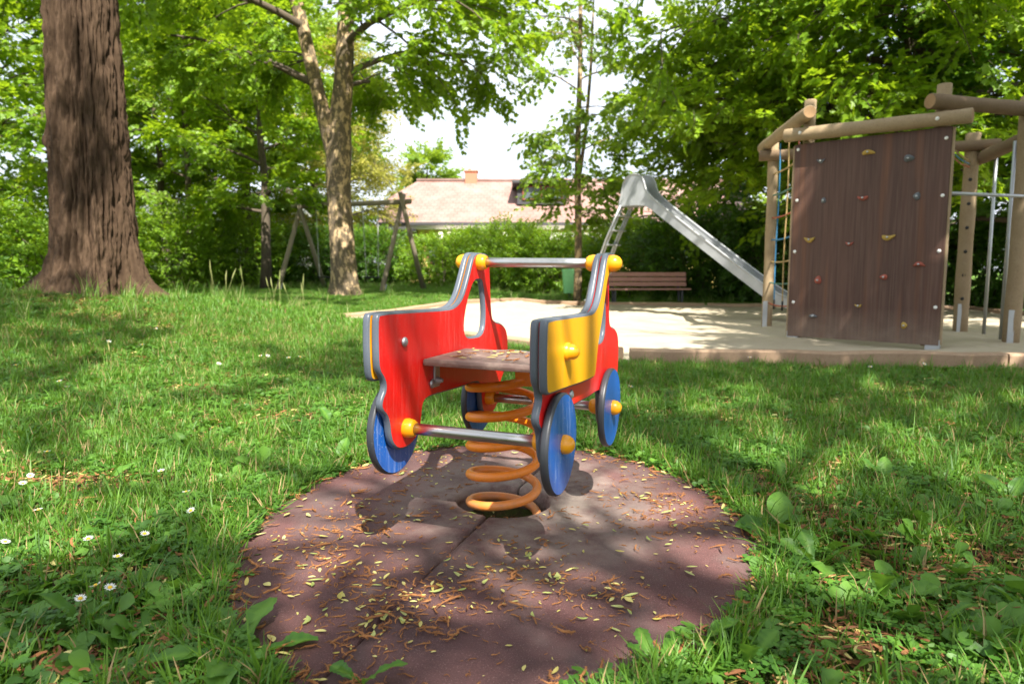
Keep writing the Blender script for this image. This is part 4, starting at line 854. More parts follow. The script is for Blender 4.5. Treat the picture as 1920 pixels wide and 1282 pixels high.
for i, (x, y, a, b, h, n, s, lb) in enumerate([
    (-9.5, 14.3, 1.5, 1.2, 1.5, 1100, S_SHRUB, 'leafy bush just right of the foot of the furrowed trunk'),
    (-11.2, 22.8, 1.9, 1.4, 2.4, 1500, S_SHRUB, 'bright bush below the thin leaning trunks of the left wood'),
    (-9.4, 24.2, 1.6, 1.3, 2.2, 1400, S_SHRUB, 'bush left of the slim dark-stemmed tree'),
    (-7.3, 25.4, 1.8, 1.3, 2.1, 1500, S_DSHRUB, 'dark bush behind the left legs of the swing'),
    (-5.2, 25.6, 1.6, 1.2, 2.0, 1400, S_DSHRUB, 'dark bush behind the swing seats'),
    (-11.8, 13.6, 2.0, 1.6, 2.6, 1600, S_SHRUB, 'tall bush left of the furrowed trunk at the photo edge'),
    (-9.8, 10.4, 1.5, 1.4, 1.5, 1100, S_DSHRUB, 'low dark bush at the left edge beside the mound'),
    (-13.6, 21.5, 2.2, 1.6, 2.8, 1500, S_SHRUB, 'wide bush glimpsed behind the furrowed trunk'),
    (-.2, 25.0, 1.7, 1.3, 2.35, 1500, S_SHRUB, 'light green shrub left of the litter bin below the roof'),
    (-2.4, 24.6, 1.5, 1.2, 1.75, 1200, S_SHRUB, 'shrub between the right swing legs and the handlebar'),
    (1.3, 23.6, 1.6, 1.2, 2.1, 1400, S_SHRUB, 'shrub directly behind the green litter bin'),
    (3.3, 20.0, 1.4, 1.1, 2.1, 1300, S_SHRUB, 'bright bush behind the back of the bench'),
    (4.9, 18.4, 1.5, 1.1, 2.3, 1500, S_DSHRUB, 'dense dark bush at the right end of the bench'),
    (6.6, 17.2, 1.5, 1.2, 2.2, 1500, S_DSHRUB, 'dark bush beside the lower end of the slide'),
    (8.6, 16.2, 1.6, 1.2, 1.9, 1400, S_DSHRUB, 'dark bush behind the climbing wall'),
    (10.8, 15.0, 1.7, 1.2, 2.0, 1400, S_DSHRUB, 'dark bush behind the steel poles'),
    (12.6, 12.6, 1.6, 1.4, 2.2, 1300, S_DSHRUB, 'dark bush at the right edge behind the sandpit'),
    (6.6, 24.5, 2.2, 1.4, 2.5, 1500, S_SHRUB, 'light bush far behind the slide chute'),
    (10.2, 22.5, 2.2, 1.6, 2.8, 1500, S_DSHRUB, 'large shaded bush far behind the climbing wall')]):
    shrub('garden_shrub', lb, x, y, a, b, h, n, s, 200 + i, group='shrubs around the playground')
shrub('hedge', 'clipped golden-green hedge behind the right legs of the swing', -3.6, 27.0, 2.4, .6, 1.95, 2600, S_SHRUB, 230, cat='hedge', flat=.75)
shrub('hedge', 'clipped sunlit hedge below the eaves of the red-roofed house', 2.2, 27.4, 3.2, .6, 2.0, 3200, S_SHRUB, 231, cat='hedge', flat=.75)
shrub('hedge', 'long shaded hedge closing the playground behind the left wood', -11.5, 29.0, 5.5, .7, 1.9, 3800, S_SHRUB, 232, cat='hedge', flat=.7, ss=1.2)

# ------------------------------------------------------------------ grass, clover, litter: ground cover nobody could count
def blade(lb, rng, p, az, L, wd, bend, sh, n=3, mi=0):
    d = Vector((math.cos(az), math.sin(az), 0)); sd = Vector((-d.y, d.x, 0)); vs = []; q = Vector(p); el = math.pi / 2 - rng.uniform(.05, .35)
    for i in range(n + 1):
        f = i / n; ww = wd * (1 - f ** 1.8) + .0003; vs += [q - sd * ww, q + sd * ww]; q = q + (d * math.cos(el) + Vector((0, 0, math.sin(el)))) * L / n; el -= bend / n
    lb.add(vs, [[2 * i, 2 * i + 1, 2 * i + 3, 2 * i + 2] for i in range(n)], sh, mi)
def tuft(seed, nb, rad, L, wd, mats, straw=.08, bend=1.4):
    rng = random.Random(seed); lb = LB()
    for i in range(nb):
        a = rng.random() * 6.28; r = rad * math.sqrt(rng.random()); s = rng.random() < straw
        blade(lb, rng, (r * math.cos(a), r * math.sin(a), -.005), rng.random() * 6.28, L * rng.uniform(.5, 1.25), wd * rng.uniform(.7, 1.3), rng.uniform(.3, bend), rng.random(), 3, 1 if s else 0)
    return lb.mesh('tuft', mats)
def clover(seed, nl, rad, mats):
    rng = random.Random(seed); lb = LB()
    for i in range(nl):
        a = rng.random() * 6.28; r = rad * math.sqrt(rng.random()); h = rng.uniform(.012, .05); c = Vector((r * math.cos(a), r * math.sin(a), h)); sh = rng.random(); s = rng.uniform(.008, .014); t0 = rng.random() * 6.28
        for k in range(3):
            th = t0 + k * 2.094; d = Vector((math.cos(th), math.sin(th), rng.uniform(-.1, .35))); put = []
            sd = Vector((-math.sin(th), math.cos(th), 0)); 
            vs = [c, c + d * s * .7 + sd * s * .55, c + d * s * 1.35 + sd * s * .45, c + d * s * 1.3, c + d * s * 1.35 - sd * s * .45, c + d * s * .7 - sd * s * .55]
            lb.add(vs, [[0, 1, 2, 3], [0, 3, 4, 5]], sh)
    return lb.mesh('clover', mats)
def roundweed(seed, nl, rad, mats):
    """creeping weed with scalloped round leaves"""
    rng = random.Random(seed); lb = LB()
    for i in range(nl):
        a = rng.random() * 6.28; r = rad * math.sqrt(rng.random()); h = rng.uniform(.01, .045); c = Vector((r * math.cos(a), r * math.sin(a), h)); sh = rng.random(); s = rng.uniform(.009, .019)
        tl = Vector((rng.gauss(0, .4), rng.gauss(0, .4), 1)).normalized(); x, y = frame_of(tl); n = 9; t0 = rng.random() * 6
        vs = [c] + [c + (x * math.cos(t0 + 6.28 * k / n * .93) + y * math.sin(t0 + 6.28 * k / n * .93)) * s * (1 + .1 * (k % 2)) + tl * .15 * s for k in range(n)]
        lb.add(vs, [[0, k, k + 1] for k in range(1, n)], sh)
    return lb.mesh('weed', mats)
def scrap(seed, n, rad, mats):
    rng = random.Random(seed); lb = LB()
    for i in range(n):
        a = rng.random() * 6.28; r = rad * math.sqrt(rng.random()); p = Vector((r * math.cos(a), r * math.sin(a), rng.uniform(.002, .018))); az = rng.random() * 6.28; L = rng.uniform(.01, .045); wd = rng.uniform(.0015, .004); k = rng.gauss(0, 1.3); vs = []
        for j in range(5):
            vs += [p + Vector((-math.sin(az), math.cos(az), .3)) * wd * (1 - .4 * abs(j - 2) / 2), p - Vector((-math.sin(az), math.cos(az), .3)) * wd * (1 - .4 * abs(j - 2) / 2)]; p = p + Vector((math.cos(az), math.sin(az), rng.gauss(0, .12))) * L / 4; az += k / 4
        lb.add(vs, [[2 * j, 2 * j + 1, 2 * j + 3, 2 * j + 2] for j in range(4)], rng.random(), 0 if rng.random() < .85 else 1)
    return lb.mesh('scrap', mats)
gm = [M['grass'], M['straw']]
S_TUFT = src_collection('grass_tuft', [tuft(i, 20, .045, .085, .0021, gm) for i in range(5)] + [tuft(9 + i, 14, .03, .13, .0025, gm, .05, 1.7) for i in range(2)])
S_SHORT = src_collection('short_grass', [tuft(20 + i, 34, .07, .05, .0019, gm, .12) for i in range(5)])
S_LAWN = src_collection('lawn_patch', [tuft(30 + i, 260, .26, .075, .0045, gm, .05, 1.2) for i in range(5)])
S_LONG = src_collection('long_grass', [tuft(40 + i, 40, .12, .30, .0040, [M['grass'], M['seedgrass']], .18, 1.3) for i in range(4)])
S_CLOV = src_collection('clover_patch', [clover(50 + i, 22, .075, [M['clover']]) for i in range(4)] + [roundweed(60 + i, 20, .07, [M['weed']]) for i in range(4)])
def rosette(seed):
    rng = random.Random(seed); lb = LB(); n = rng.randint(5, 8)
    for i in range(n):
        a = i * 2.4 + rng.gauss(0, .3); el = rng.uniform(.15, 1.0); L = rng.uniform(.028, .065); w_ = rng.uniform(.16, .30); vs = []; m = 7
        for j in range(m + 1):
            f = j / m; wd = L * w_ * (.12 if f < .25 else max(0., math.sin(math.pi * (f - .2) / .8)) ** .7 + .02); rr_ = L * f * math.cos(el) + .003; z = L * f * math.sin(el) - L * .35 * f * f
            for q in (-1, 0, 1): vs.append((rr_ * math.cos(a) - math.sin(a) * wd * q, rr_ * math.sin(a) + math.cos(a) * wd * q, z + abs(q) * wd * .3 + .012 * L * math.sin(j * 3 + i)))
        lb.add(vs, [[3 * j + b, 3 * j + b + 1, 3 * j + b + 4, 3 * j + b + 3] for j in range(m) for b in (0, 1)], rng.random())
        for j in range(m + 1): lb.sh[-3 * (m + 1) + 3 * j + 1] = 1.25
    me = lb.mesh('rosette', [M['weed']]); me.polygons.foreach_set('use_smooth', [True] * len(me.polygons)); return me
S_BROAD = src_collection('broad_weed', [rosette(300 + i) for i in range(9)])
S_SCRAP = src_collection('scrap_patch', [scrap(70 + i, 16, .07, [M['litter'], M['yleaf']]) for i in range(5)])
def spread(n, x0, x1, y0, y1, seed, wedge=True):
    rng = np.random.RandomState(seed); x = x0 + (x1 - x0) * rng.rand(n); y = y0 + (y1 - y0) * rng.rand(n)
    k = np.ones(n, bool)
    if wedge: k &= np.abs(x) < .82 * y + .5
    k &= (matr(x, y) > 1.0) & ~((y < 1.4) & (x > -.45) & (x < .15)) & ~inpoly(x, y, PIT) & (polydist(x, y, PIT) > .1) & (np.hypot(x - TX, y - TY) > .62)
    return x[k], y[k], rng
def bare(x, y):
    b = sst(.50, .70, fbm(x * 1.9 + 7, y * 1.9 + 3, 4)) * (1 - .5 * sst(2.5, 4, y))
    for cx_, cy_, r, s in ((1.35, 1.75, .55, .9), (.62, 1.36, .3, .95), (-.75, 1.38, .32, .95), (-1.25, 1.55, .3, .6), (1.9, 2.3, .4, .7), (-2.6, 3.6, .35, .4), (-4.0, 6.9, .6, .5), (-1.9, 5.0, .5, .4), (4.0, 5.3, .6, .5), (.40, 1.48, .2, .95), (-4.6, 7.1, .55, .85), (-.6, 1.45, .2, .8), (2.2, 3.2, .3, .4), (.9, 3.6, .2, .3)):
        b = np.maximum(b, s * np.exp(-((x - cx_) ** 2 + (y - cy_) ** 2) / (2 * r * r)))
    return b
def put(name, label, src, x, y, rng, s0, s1, seed, dz=0., tilt=.12):
    n = len(x); pos = np.stack([x, y, HT(x, y) + dz], 1); rot = np.stack([rng.normal(0, tilt, n), rng.normal(0, tilt, n), rng.rand(n) * 6.28], 1)
    o = scatter(name, src, pos, rot, s0 + (s1 - s0) * rng.rand(n), None, seed); tag(o, label, 'ground cover', kind='stuff'); return o
x, y, rng = spread(42000, -6.5, 6.5, 1.1, 7.6, 1); k = rng.rand(len(x)) > .25 + .75 * bare(x, y) + .25 * (fbm(x * 1.7 + 80, y * 1.7, 3) < .42); put('grass', 'loose tufts of green grass over the near lawn', S_TUFT, x[k], y[k], rng, .6, 1.25, 1)
x, y, rng = spread(30000, -6.5, 6.5, 1.1, 7.6, 2); k = rng.rand(len(x)) > .12 + .8 * bare(x, y); put('grass', 'short fine grass covering the near lawn', S_SHORT, x[k], y[k], rng, .7, 1.3, 2)
x, y, rng = spread(22000, -6.5, 6.5, 1.1, 7.6, 3); k = rng.rand(len(x)) < (.25 + .9 * sst(.45, .62, fbm(x * 1.3 + 20, y * 1.3 + 60, 3))) * (1 - .7 * bare(x, y)); put('clover', 'clover and small round-leaved weeds creeping through the lawn', S_CLOV, x[k], y[k], rng, .55, 1.15, 3)
x, y, rng = spread(24000, -6.5, 6.5, 1.1, 7.6, 4); k = rng.rand(len(x)) < .2 + .9 * bare(x, y); put('leaf_litter', 'brown catkin scraps and dead leaves lying between the grass', S_SCRAP, x[k], y[k], rng, .7, 1.5, 4, .006)
x, y, rng = spread(17000, -17, 9, 7.2, 30, 5); k = (polydist(x, y, PIT) > .38) & (np.hypot(x - TX, y - TY) > .95) & (rng.rand(len(x)) > .5 * bare(x, y)) & (rng.rand(len(x)) < np.clip(1.5 - y / 30, .4, 1)); put('grass', 'mown green lawn between the mound and the swing', S_LAWN, x[k], y[k], rng, .6, 1.1, 5, tilt=.05)
# longer grass on the ridge of the mound, at the foot of trunks and hedges, and along the timber
x, y, rng = spread(9000, -12, 9, 5.4, 27, 6); d1 = np.abs(np.hypot(x - TX, y - TY) - 1.5); pd = polydist(x, y, PIT)
pr_ = .16 * np.exp(-(d1 / .9) ** 2) + .07 * np.exp(-(pd / .25) ** 2) + .7 * np.exp(-((np.hypot(x + 4, y - 16)) / .7) ** 2) + .8 * sst(20.5, 23.5, y) + .7 * np.exp(-((y - 17.6) / .8) ** 2) * (x > 0) + .2 * np.exp(-((x + 3.2) ** 2 / .8 + (y - 9.2) ** 2 / 1.2))
k = rng.rand(len(x)) < pr_; put('long_grass', 'long seeding grass on the mound, by the timber edge and under the hedges', S_LONG, x[k], y[k], rng, .4, .95, 6)
x, y, rng = spread(2600, -6, 6, 1.1, 6.5, 14); k = rng.rand(len(x)) < .25 + .75 * sst(.42, .60, fbm(x * 1.1 + 33, y * 1.1 + 12, 3)); put('weeds', 'small broad-leaved weeds scattered through the lawn', S_BROAD, x[k], y[k], rng, .8, 1.7, 14, .006, .15)
x, y, rng = spread(2600, -2, 2.2, 1.15, 2.9, 15); k = rng.rand(len(x)) < .55 * np.exp(-((x - 1.0) ** 2 / .35 + (y - 1.7) ** 2 / .25)) + .45 * np.exp(-((x + 1.0) ** 2 / .25 + (y - 1.6) ** 2 / .2)) + .04; put('weeds', 'larger leafy weeds crowding the near corners beside the mat', S_BROAD, x[k], y[k], rng, .9, 2.0, 15, .006, .3)
# ragged fringe round the mat
rng = np.random.RandomState(7); th = rng.rand(900) * 6.28; rr = 1.005 + np.abs(rng.normal(0, .045, 900)); y = MC[1] + MRY * rr * np.sign(np.sin(th)) * np.abs(np.sin(th)) ** (2 / 2.03); x = mshift(y) + MRX * rr * np.sign(np.cos(th)) * np.abs(np.cos(th)) ** (2 / 2.03)
k = ~((y < 1.55) & (x > -.48) & (x < .16)); x, y = x[k], y[k]
put('clover', 'weeds growing over the rim of the rubber mat', S_CLOV, x[:420], y[:420], rng, .5, 1.1, 7); put('grass', 'grass leaning over the rim of the rubber mat', S_TUFT, x[420:], y[420:], rng, .7, 1.3, 8, tilt=.35)

# ------------------------------------------------------------------ single catkins and leaves fallen on the mat
rng = random.Random(33)
def catkin_mesh(seed):
    r = random.Random(seed); lb = LB(); L = r.uniform(.040, .078); az = 0; p = Vector((-L / 2, 0, .004)); kv = r.gauss(0, 2.6); kw = r.gauss(0, 1.6); n = 11; pts = []; rad = []
    for i in range(n + 1):
        f = i / n; pts.append(p.copy()); rad.append(.0024 * (math.sin(math.pi * min(1, f * 1.15 + .12)) ** .6 + .08) * (1 + .35 * r.uniform(-1, 1))); az += kv / n + kw / n * math.sin(f * 5) + r.gauss(0, .16); p = p + Vector((math.cos(az), math.sin(az), r.gauss(0, .25) * .5)) * L / n; p.z = max(p.z, .0035)
    m = MB(); tube(m, pts, rad, 6, cap=False); lb.add(m.v, m.f, r.random())
    for i in range(44):                                      # dry bristles
        k = r.randrange(n); c = pts[k].lerp(pts[k + 1], r.random()); d = Vector((r.gauss(0, 1), r.gauss(0, 1), r.gauss(.2, .7))).normalized(); s = d.cross(Vector((.3, .2, 1))).normalized() * .0009; lb.add([c - s, c + s, c + d * .0075], [[0, 1, 2]], r.random())
    return lb.mesh('catkin', [M['catkin']])
def fleaf_mesh(seed, mat):
    r = random.Random(seed); lb = LB(); L = r.uniform(.022, .042); w_ = L * r.uniform(.11, .2); cv = r.gauss(0, .5); n = 8; vs = []
    for i in range(n + 1):
        f = i / n; wd = w_ * math.sin(math.pi * f) ** .8; y0 = cv * L * f * (1 - f); z = .003 + .006 * abs(cv) * (2 * f - 1) ** 2
        vs += [(L * (f - .5), y0 - wd, z + wd * .35), (L * (f - .5), y0, z), (L * (f - .5), y0 + wd, z + wd * .35)]
    lb.add(vs, [[3 * i + a, 3 * i + a + 1, 3 * i + a + 4, 3 * i + a + 3] for i in range(n) for a in (0, 1)], r.random()); return lb.mesh('fallen_leaf', [mat])
CK = [catkin_mesh(i) for i in range(12)]; FY = [fleaf_mesh(i, M['yleaf']) for i in range(8)]; FG = [fleaf_mesh(50 + i, M['gleaf']) for i in range(5)]
CL = [(-.56, 1.79), (-.36, 1.71), (-.01, 1.79), (-.45, 2.14), (.06, 1.73), (.58, 2.33), (-.39, 2.7), (-.26, 2.93), (.46, 3.02), (.61, 2.71), (-.48, 1.9), (.23, 1.62), (-.5, 2.28), (.59, 2.14), (-.25, 1.55), (-.2, 1.62), (-.27, 1.67), (-.36, 1.5), (.5, 2.4), (-.6, 2.0)]
def matspot(cl, near):
    while True:
        if rng.random() < cl: c = rng.choice(CL); x, y = c[0] + rng.gauss(0, .10), c[1] + rng.gauss(0, .075)
        else: x, y = rng.uniform(-.9, .85), rng.uniform(1.3, 3.2)
        if near and y > 2.5 and rng.random() < .6: continue
        if matr(x, y) < .975 and math.hypot(x - SPR.x, y - SPR.y) > .175: return x, y
def lay(name, me, x, y, label, cat, group, s, dz=0.):
    o = link(name, me, None, (x, y, float(MATZ(x, y)) + .003 + dz), (rng.gauss(0, .1), rng.gauss(0, .1), rng.random() * 6.28)); o.scale = (s, s, s); tag(o, label, cat, group); return o
for i in range(250):
    x, y = matspot(.55, True); lay('catkin', rng.choice(CK), x, y, 'dry orange-brown catkin lying on the red rubber mat', 'catkin', 'catkins fallen on the mat', rng.choice((rng.uniform(.4, .8), rng.uniform(.65, 1.15))), rng.random() * .006)
for i in range(140):
    x, y = matspot(.4, True); lay('fallen_leaf', rng.choice(FY), x, y, 'small yellow willow leaf lying on the red rubber mat', 'leaf', 'yellow leaves fallen on the mat', rng.choice((rng.uniform(.35, .7), rng.uniform(.6, 1.05))), rng.random() * .004)
for i in range(60):
    x, y = matspot(.4, True); lay('fallen_leaf', rng.choice(FG), x, y, 'small greenish willow leaf lying on the red rubber mat', 'leaf', 'greenish leaves fallen on the mat', rng.uniform(.7, 1.2), rng.random() * .004)
S_CK = src_collection('catkin_scrap', CK + FY[:3])
pp = [matspot(.6, False) for _ in range(1900)] + [(SPR.x + rng.gauss(0, .06), SPR.y + rng.gauss(0, .06)) for _ in range(220)]
xa = np.array([p[0] for p in pp]); ya = np.array([p[1] for p in pp]); za = MATZ(xa, ya) + .002; inh = np.hypot(xa - SPR.x, ya - SPR.y) < .17; za[inh] = HT(xa[inh], ya[inh]) + .012
nr = np.random.RandomState(3); n = len(pp)
tag(scatter('leaf_litter', S_CK, np.stack([xa, ya, za], 1), np.stack([nr.normal(0, .12, n), nr.normal(0, .12, n), nr.rand(n) * 6.28], 1), .2 + .42 * nr.rand(n), None, 9), 'fine crumbled catkin litter scattered over the rubber mat', 'leaf litter', kind='stuff')
pp = [(float(mshift(MC[1] + MRY * r_ * math.sin(a))) + MRX * r_ * math.cos(a), MC[1] + MRY * r_ * math.sin(a)) for a, r_ in [(rng.random() * 6.28, rng.gauss(1.03, .05)) for _ in range(900)]]
xa = np.array([p[0] for p in pp]); ya = np.array([p[1] for p in pp]); za = np.maximum(HT(xa, ya), np.where(matr(xa, ya) < 1, MATZ(xa, ya), -1)) + .006; n = len(pp)
tag(scatter('leaf_litter', S_CK, np.stack([xa, ya, za], 1), np.stack([nr.normal(0, .2, n), nr.normal(0, .2, n), nr.rand(n) * 6.28], 1), .6 + .6 * nr.rand(n), None, 10), 'brown catkins drifted along the rim of the rubber mat', 'leaf litter', kind='stuff')
x, y, r5 = spread(9000, -5, 5, 1.1, 6.5, 12); k = r5.rand(len(x)) < .06 + .6 * bare(x, y) * (y < 4.5); put('leaf_litter', 'dry catkins caught in the grass and on the bare soil', S_CK, x[k], y[k], r5, .7, 1.2, 12, .012, .25)
# leaves lying on the seat board
for i in range(34):
    o = link('fallen_leaf', rng.choice(FY if i % 3 else CK), None); v_ = toy.location + toy.rotation_euler.to_matrix() @ Vector((rng.uniform(-.18, .18), rng.uniform(-.33, -.07), .588)); o.location = v_; o.rotation_euler = (0, 0, rng.random() * 6.28); o.scale = (.8, .8, .8)
    tag(o, 'small dry leaf lying on the brown seat board', 'leaf', 'leaves fallen on the seat')

# ------------------------------------------------------------------ daisies and broad-leaved weeds, one by one
def daisy_meshes(seed):
    r = random.Random(seed); lb = LB(); n = 17
    for i in range(n):
        a = 6.283 * i / n + r.gauss(0, .05); d = Vector((math.cos(a), math.sin(a), 0)); sd = Vector((-d.y, d.x, 0)); up = r.uniform(.05, .35)
        lb.add([d * .0035, d * .008 + sd * .0017 + Vector((0, 0, .003 * up)), d * .0125 + Vector((0, 0, .012 * up)), d * .008 - sd * .0017 + Vector((0, 0, .003 * up))], [[0, 1, 2, 3]], r.random())
    pe = lb.mesh('petals', [M['petal']]); m = MB(); lathe(m, (0, 0, -.001), (0, 0, 1), [(0, .0045), (.002, .0044), (.0038, .003), (.0044, 0)], 10)
    di = bpy.data.meshes.new('flower_disc'); di.from_pydata(m.v, [], m.f); di.materials.append(M['disc']); return pe, di
DM = [daisy_meshes(i) for i in range(3)]
DAISY = [(-1.74, 2.38), (-1.82, 2.53), (-1.19, 1.85), (-1.07, 1.79), (-1.09, 1.93), (-1.02, 1.63), (-.99, 1.58), (-1.02, 1.56), (-1.15, 2.32), (-1.38, 2.59), (-2.0, 2.88), (-3.15, 6.05), (-2.89, 4.29), (-2.76, 4.17), (-3.49, 4.75), (-3.22, 5.42), (-2.02, 5.46), (-1.97, 5.48), (-1.79, 5.47), (-1.67, 5.42), (-2.96, 5.42), (.81, 4.61), (2.07, 5.9), (3.39, 5.55), (2.89, 5.45), (-2.2, 5.06), (-1.55, 2.13), (-1.04, 2.09), (-1.48, 1.9), (-2.79, 5.64)]
ORD = ['leftmost', 'second', 'third', 'fourth', 'fifth', 'sixth', 'seventh', 'eighth', 'ninth', 'tenth', 'eleventh', 'twelfth', 'thirteenth', 'fourteenth', 'fifteenth', 'sixteenth', 'seventeenth', 'eighteenth', 'nineteenth', 'twentieth']
def counted(k): return ORD[k] if k == 0 else ORD[k] + ' from the left'
def dzone(x, y): return 'in the near grass left of the mat' if x < 0 and y < 3 else ('in the shaded lawn below the mound' if x < 0 else 'in the grass by the sandpit timber')
DLAB = {}
for zn in set(dzone(*p) for p in DAISY):
    for k, i in enumerate(sorted([i for i, p in enumerate(DAISY) if dzone(*p) == zn], key=lambda i: DAISY[i][0] / DAISY[i][1])): DLAB[i] = ('white daisy %s, %s' % (zn, counted(k)), 'daisies ' + zn)
for i, (x, y) in enumerate(DAISY):
    r = random.Random(i); z = h1(x, y); hh = r.uniform(.06, .095); root = empty('daisy', (x, y, z)); rr = (r.gauss(.15, .2), r.gauss(0, .2), r.random() * 6)
    tag(root, DLAB[i][0], 'daisy', DLAB[i][1])
    pe, di = DM[i % 3]; top = Vector((r.gauss(0, .012), r.gauss(0, .012), hh)); sc_ = 1.15 if y < 3 else 1.5
    m = MB(); tube(m, [(0, 0, -.01), top * .5 + Vector((.003, 0, 0)), top], .0011, 5, cap=False); m.build('stem', M['stem'], root)
    o = link('petals', pe, root, top, rr); o.scale = (sc_,) * 3; o = link('flower_disc', di, root, top, rr); o.scale = (sc_,) * 3
def weed_leaf(seed, kind):
    """toothed dandelion leaf or smooth plantain leaf, 1 m long along x, arching"""
    r = random.Random(seed); lb = LB(); n = 26; vs = []; curl = r.uniform(.5, 1.1)
    for i in range(n + 1):
        f = i / n
        if kind == 'dandelion': wd = .045 + .15 * sst(.08, .8, f) * (1 - sst(.82, 1.0, f) * .95) * (1 - .42 * ((f * 8.5 + .3 * r.random()) % 1) * (f < .85)); wd = float(wd)
        elif kind == 'plantain': wd = .02 + .20 * max(0., math.sin(math.pi * max(0, (f - .18) / .82))) ** .8 if f > .18 else .022
        else: wd = (.02 + .215 * max(0., math.sin(math.pi * max(0, (f - .25) / .75))) ** .7 * (1.1 - .35 * f) * (1 + .06 * math.sin(f * 40 + seed))) if f > .25 else .016
        x = f * (1 - .15 * curl * f); z = -.34 * curl * f * f; wv = .02 * math.sin(f * 17 + seed) * (f > .2)
        vs += [(x, -wd, z + wd * .3 + wv), (x, -wd * .5, z + wd * .1 + wv * .4), (x, 0, z), (x, wd * .5, z + wd * .1 - wv * .4), (x, wd, z + wd * .3 - wv)]
    lb.add(vs, [[5 * i + a, 5 * i + a + 1, 5 * i + a + 6, 5 * i + a + 5] for i in range(n) for a in range(4)], r.random() * .5)
    for i in range(n + 1):
        lb.sh[5 * i + 2] = 1.9
        for a in (0, 1, 3, 4): lb.sh[5 * i + a] = min(1, max(0, .3 + .5 * math.sin(i * 1.9 + a * seed) * r.random()))
    me = lb.mesh('leaf', [M['weed']]); me.polygons.foreach_set('use_smooth', [True] * len(me.polygons)); return me
WL = {k: [weed_leaf(i * 3 + len(k), k) for i in range(4)] for k in ('dandelion', 'plantain', 'dock')}
WEEDS = [(-.60, 1.40, 'dandelion', 6, .20, 'toothed dandelion at the lower left rim of the mat'), (-.30, 1.29, 'dandelion', 4, .09, 'small dandelion at the bottom edge beside the mat seam'), (-1.01, 1.53, 'plantain', 3, .14, 'broad-leaved plantain below the near daisies'),
    (-1.61, 2.66, 'dock', 3, .12, 'pale broad-leaved weed in the left lawn below the single upright leaf'), (-1.56, 3.18, 'plantain', 2, .13, 'single upright leaf standing in the left lawn'), (-.75, 2.90, 'dock', 4, .12, 'leafy weed at the far left rim of the mat'),
    (.86, 2.12, 'plantain', 4, .16, 'upright broad leaf at the right rim of the mat'), (.86, 1.86, 'dandelion', 4, .15, 'upright dandelion right of the mat below the broad leaf'), (.95, 1.67, 'dandelion', 5, .13, 'dandelion rosette in the bare soil to the right'), (1.03, 1.55, 'dandelion', 4, .10, 'small dandelion in the lower right soil'),
    (1.49, 2.67, 'plantain', 3, .12, 'plantain in the middle of the right lawn'), (1.32, 2.1, 'dandelion', 5, .12, 'dandelion beside the long grass on the right'), (.42, 1.44, 'dock', 6, .10, 'cluster of round leaves at the lower right rim of the mat'), (.50, 1.37, 'dandelion', 5, .12, 'dandelion among the round leaves at the bottom right'),
    (1.81, 2.39, 'plantain', 3, .16, 'large leaf at the right edge of the photo'), (.30, 1.34, 'dandelion', 4, .09, 'low dandelion at the bottom edge right of centre'), (-.86, 1.70, 'dandelion', 4, .11, 'dandelion left of the mat under the daisies'), (-1.04, 1.9, 'dock', 4, .10, 'broad weed beside the pair of daisies'),
    (1.05, 2.57, 'dandelion', 4, .12, 'dandelion at the upper right rim of the mat'), (.71, 1.36, 'plantain', 3, .08, 'small plantain in the catkin litter at the bottom'), (1.12, 1.47, 'dock', 4, .09, 'round-leaved weed in the lower right corner'), (-.86, 1.41, 'dock', 5, .08, 'round-leaved weed in the lower left corner'),
    (-.98, 3.62, 'plantain', 3, .12, 'plantain in the sunlit grass left of the blue wheel'), (-2.3, 3.2, 'dandelion', 5, .13, 'dandelion rosette far left in the shaded lawn'), (-3.4, 4.2, 'dock', 4, .14, 'broad weed at the left edge of the lawn'), (2.4, 3.4, 'dandelion', 5, .12, 'dandelion rosette in the right lawn near the timber'), (-1.25, 2.2, 'dock', 4, .09, 'low round-leaved weed left of the mat')]
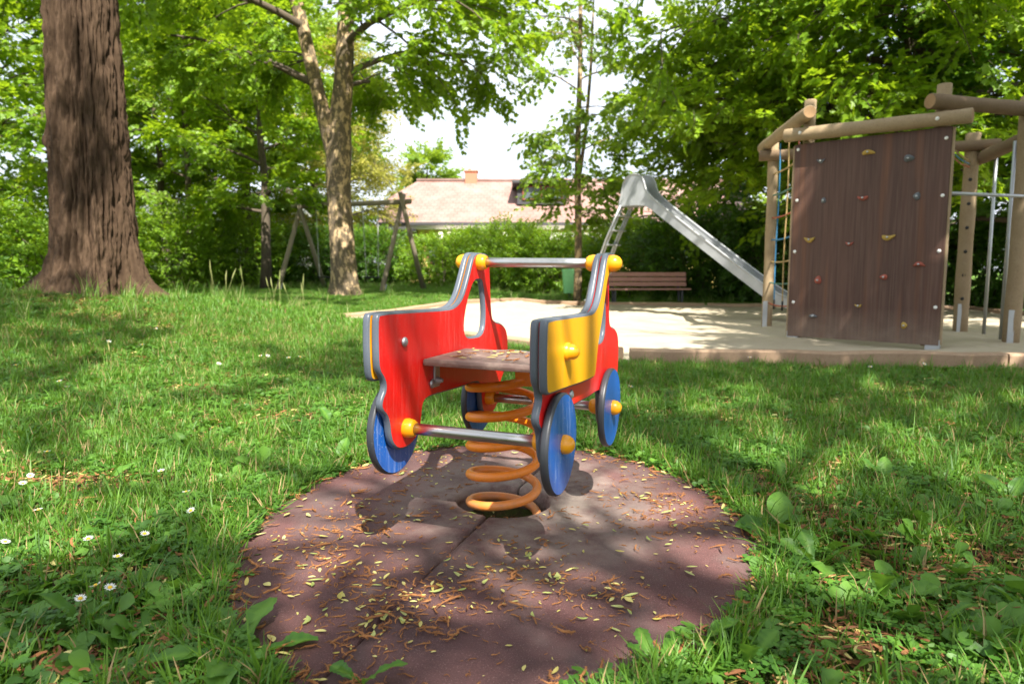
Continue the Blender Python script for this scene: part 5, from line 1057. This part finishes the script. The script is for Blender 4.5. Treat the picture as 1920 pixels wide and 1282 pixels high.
for i, (x, y, kd, nl, L, lb_) in enumerate(WEEDS):
    r = random.Random(500 + i); root = empty('weed_plant', (x, y, (float(MATZ(x, y)) if matr(x, y) < 1 else h1(x, y)) + .004)); tag(root, lb_, 'weed', 'broad-leaved weeds in the lawn'); a0 = r.random() * 6.28
    for k in range(nl):
        o = link('leaf', WL[kd][(k + i) % 4], root, (0, 0, 0), (r.gauss(0, .25), -r.uniform(.35, 1.25), a0 + k * 2.4 + r.gauss(0, .3))); s = L * r.uniform(.75, 1.2); o.scale = (s, s, s)
# tall seeding grass stalks on the ridge, sticks and a stone in the foreground
STK = []
for i in range(15):
    r = random.Random(900 + i); STK.append((-3.15 + r.uniform(-.75, .75), 8.6 + r.uniform(-.7, .7)))
STK.sort(key=lambda p: p[0] / p[1])
for i, (x, y) in enumerate(STK):
    r = random.Random(930 + i); hh = r.uniform(.30, .52); root = empty('grass_stalk', (x, y, h1(x, y))); tag(root, 'pale seeding grass stalk on the ridge of the mound, %s' % counted(i), 'grass stalk', 'seeding stalks on the mound')
    tp = Vector((r.gauss(0, .06), r.gauss(0, .06), hh)); m = MB(); tube(m, [(0, 0, -.02), tp * .5 + Vector((.01, 0, 0)), tp], .0022, 5, cap=False); m.build('stem', M['seedgrass'], root)
    m = MB(); tube(m, [tp * .72, tp * .82, tp * .93, tp * 1.04], [.002, .009, .007, .001], 6, cap=False); m.build('seed_head', M['seedgrass'], root)
for x, y, a, L, lb_ in ((.55, 1.40, 1.2, .16, 'thin dry twig leaning in the litter at the bottom right'), (1.25, 1.62, .2, .22, 'brown twig lying on the bare soil at the right'), (-1.2, 1.45, .1, .2, 'brown twig lying on the soil in the lower left corner'), (2.7, 4.1, -.1, .35, 'pale stick lying in the right lawn')):
    m = MB(); tube(m, [(0, 0, 0), (L * .4 * math.cos(a), L * .4 * math.sin(a), .012), (L * math.cos(a), L * math.sin(a), .004)], [.005, .0045, .003], 6); o = m.build('twig', M['bark'], None, (x, y, h1(x, y) + .01)); tag(o, lb_, 'twig')
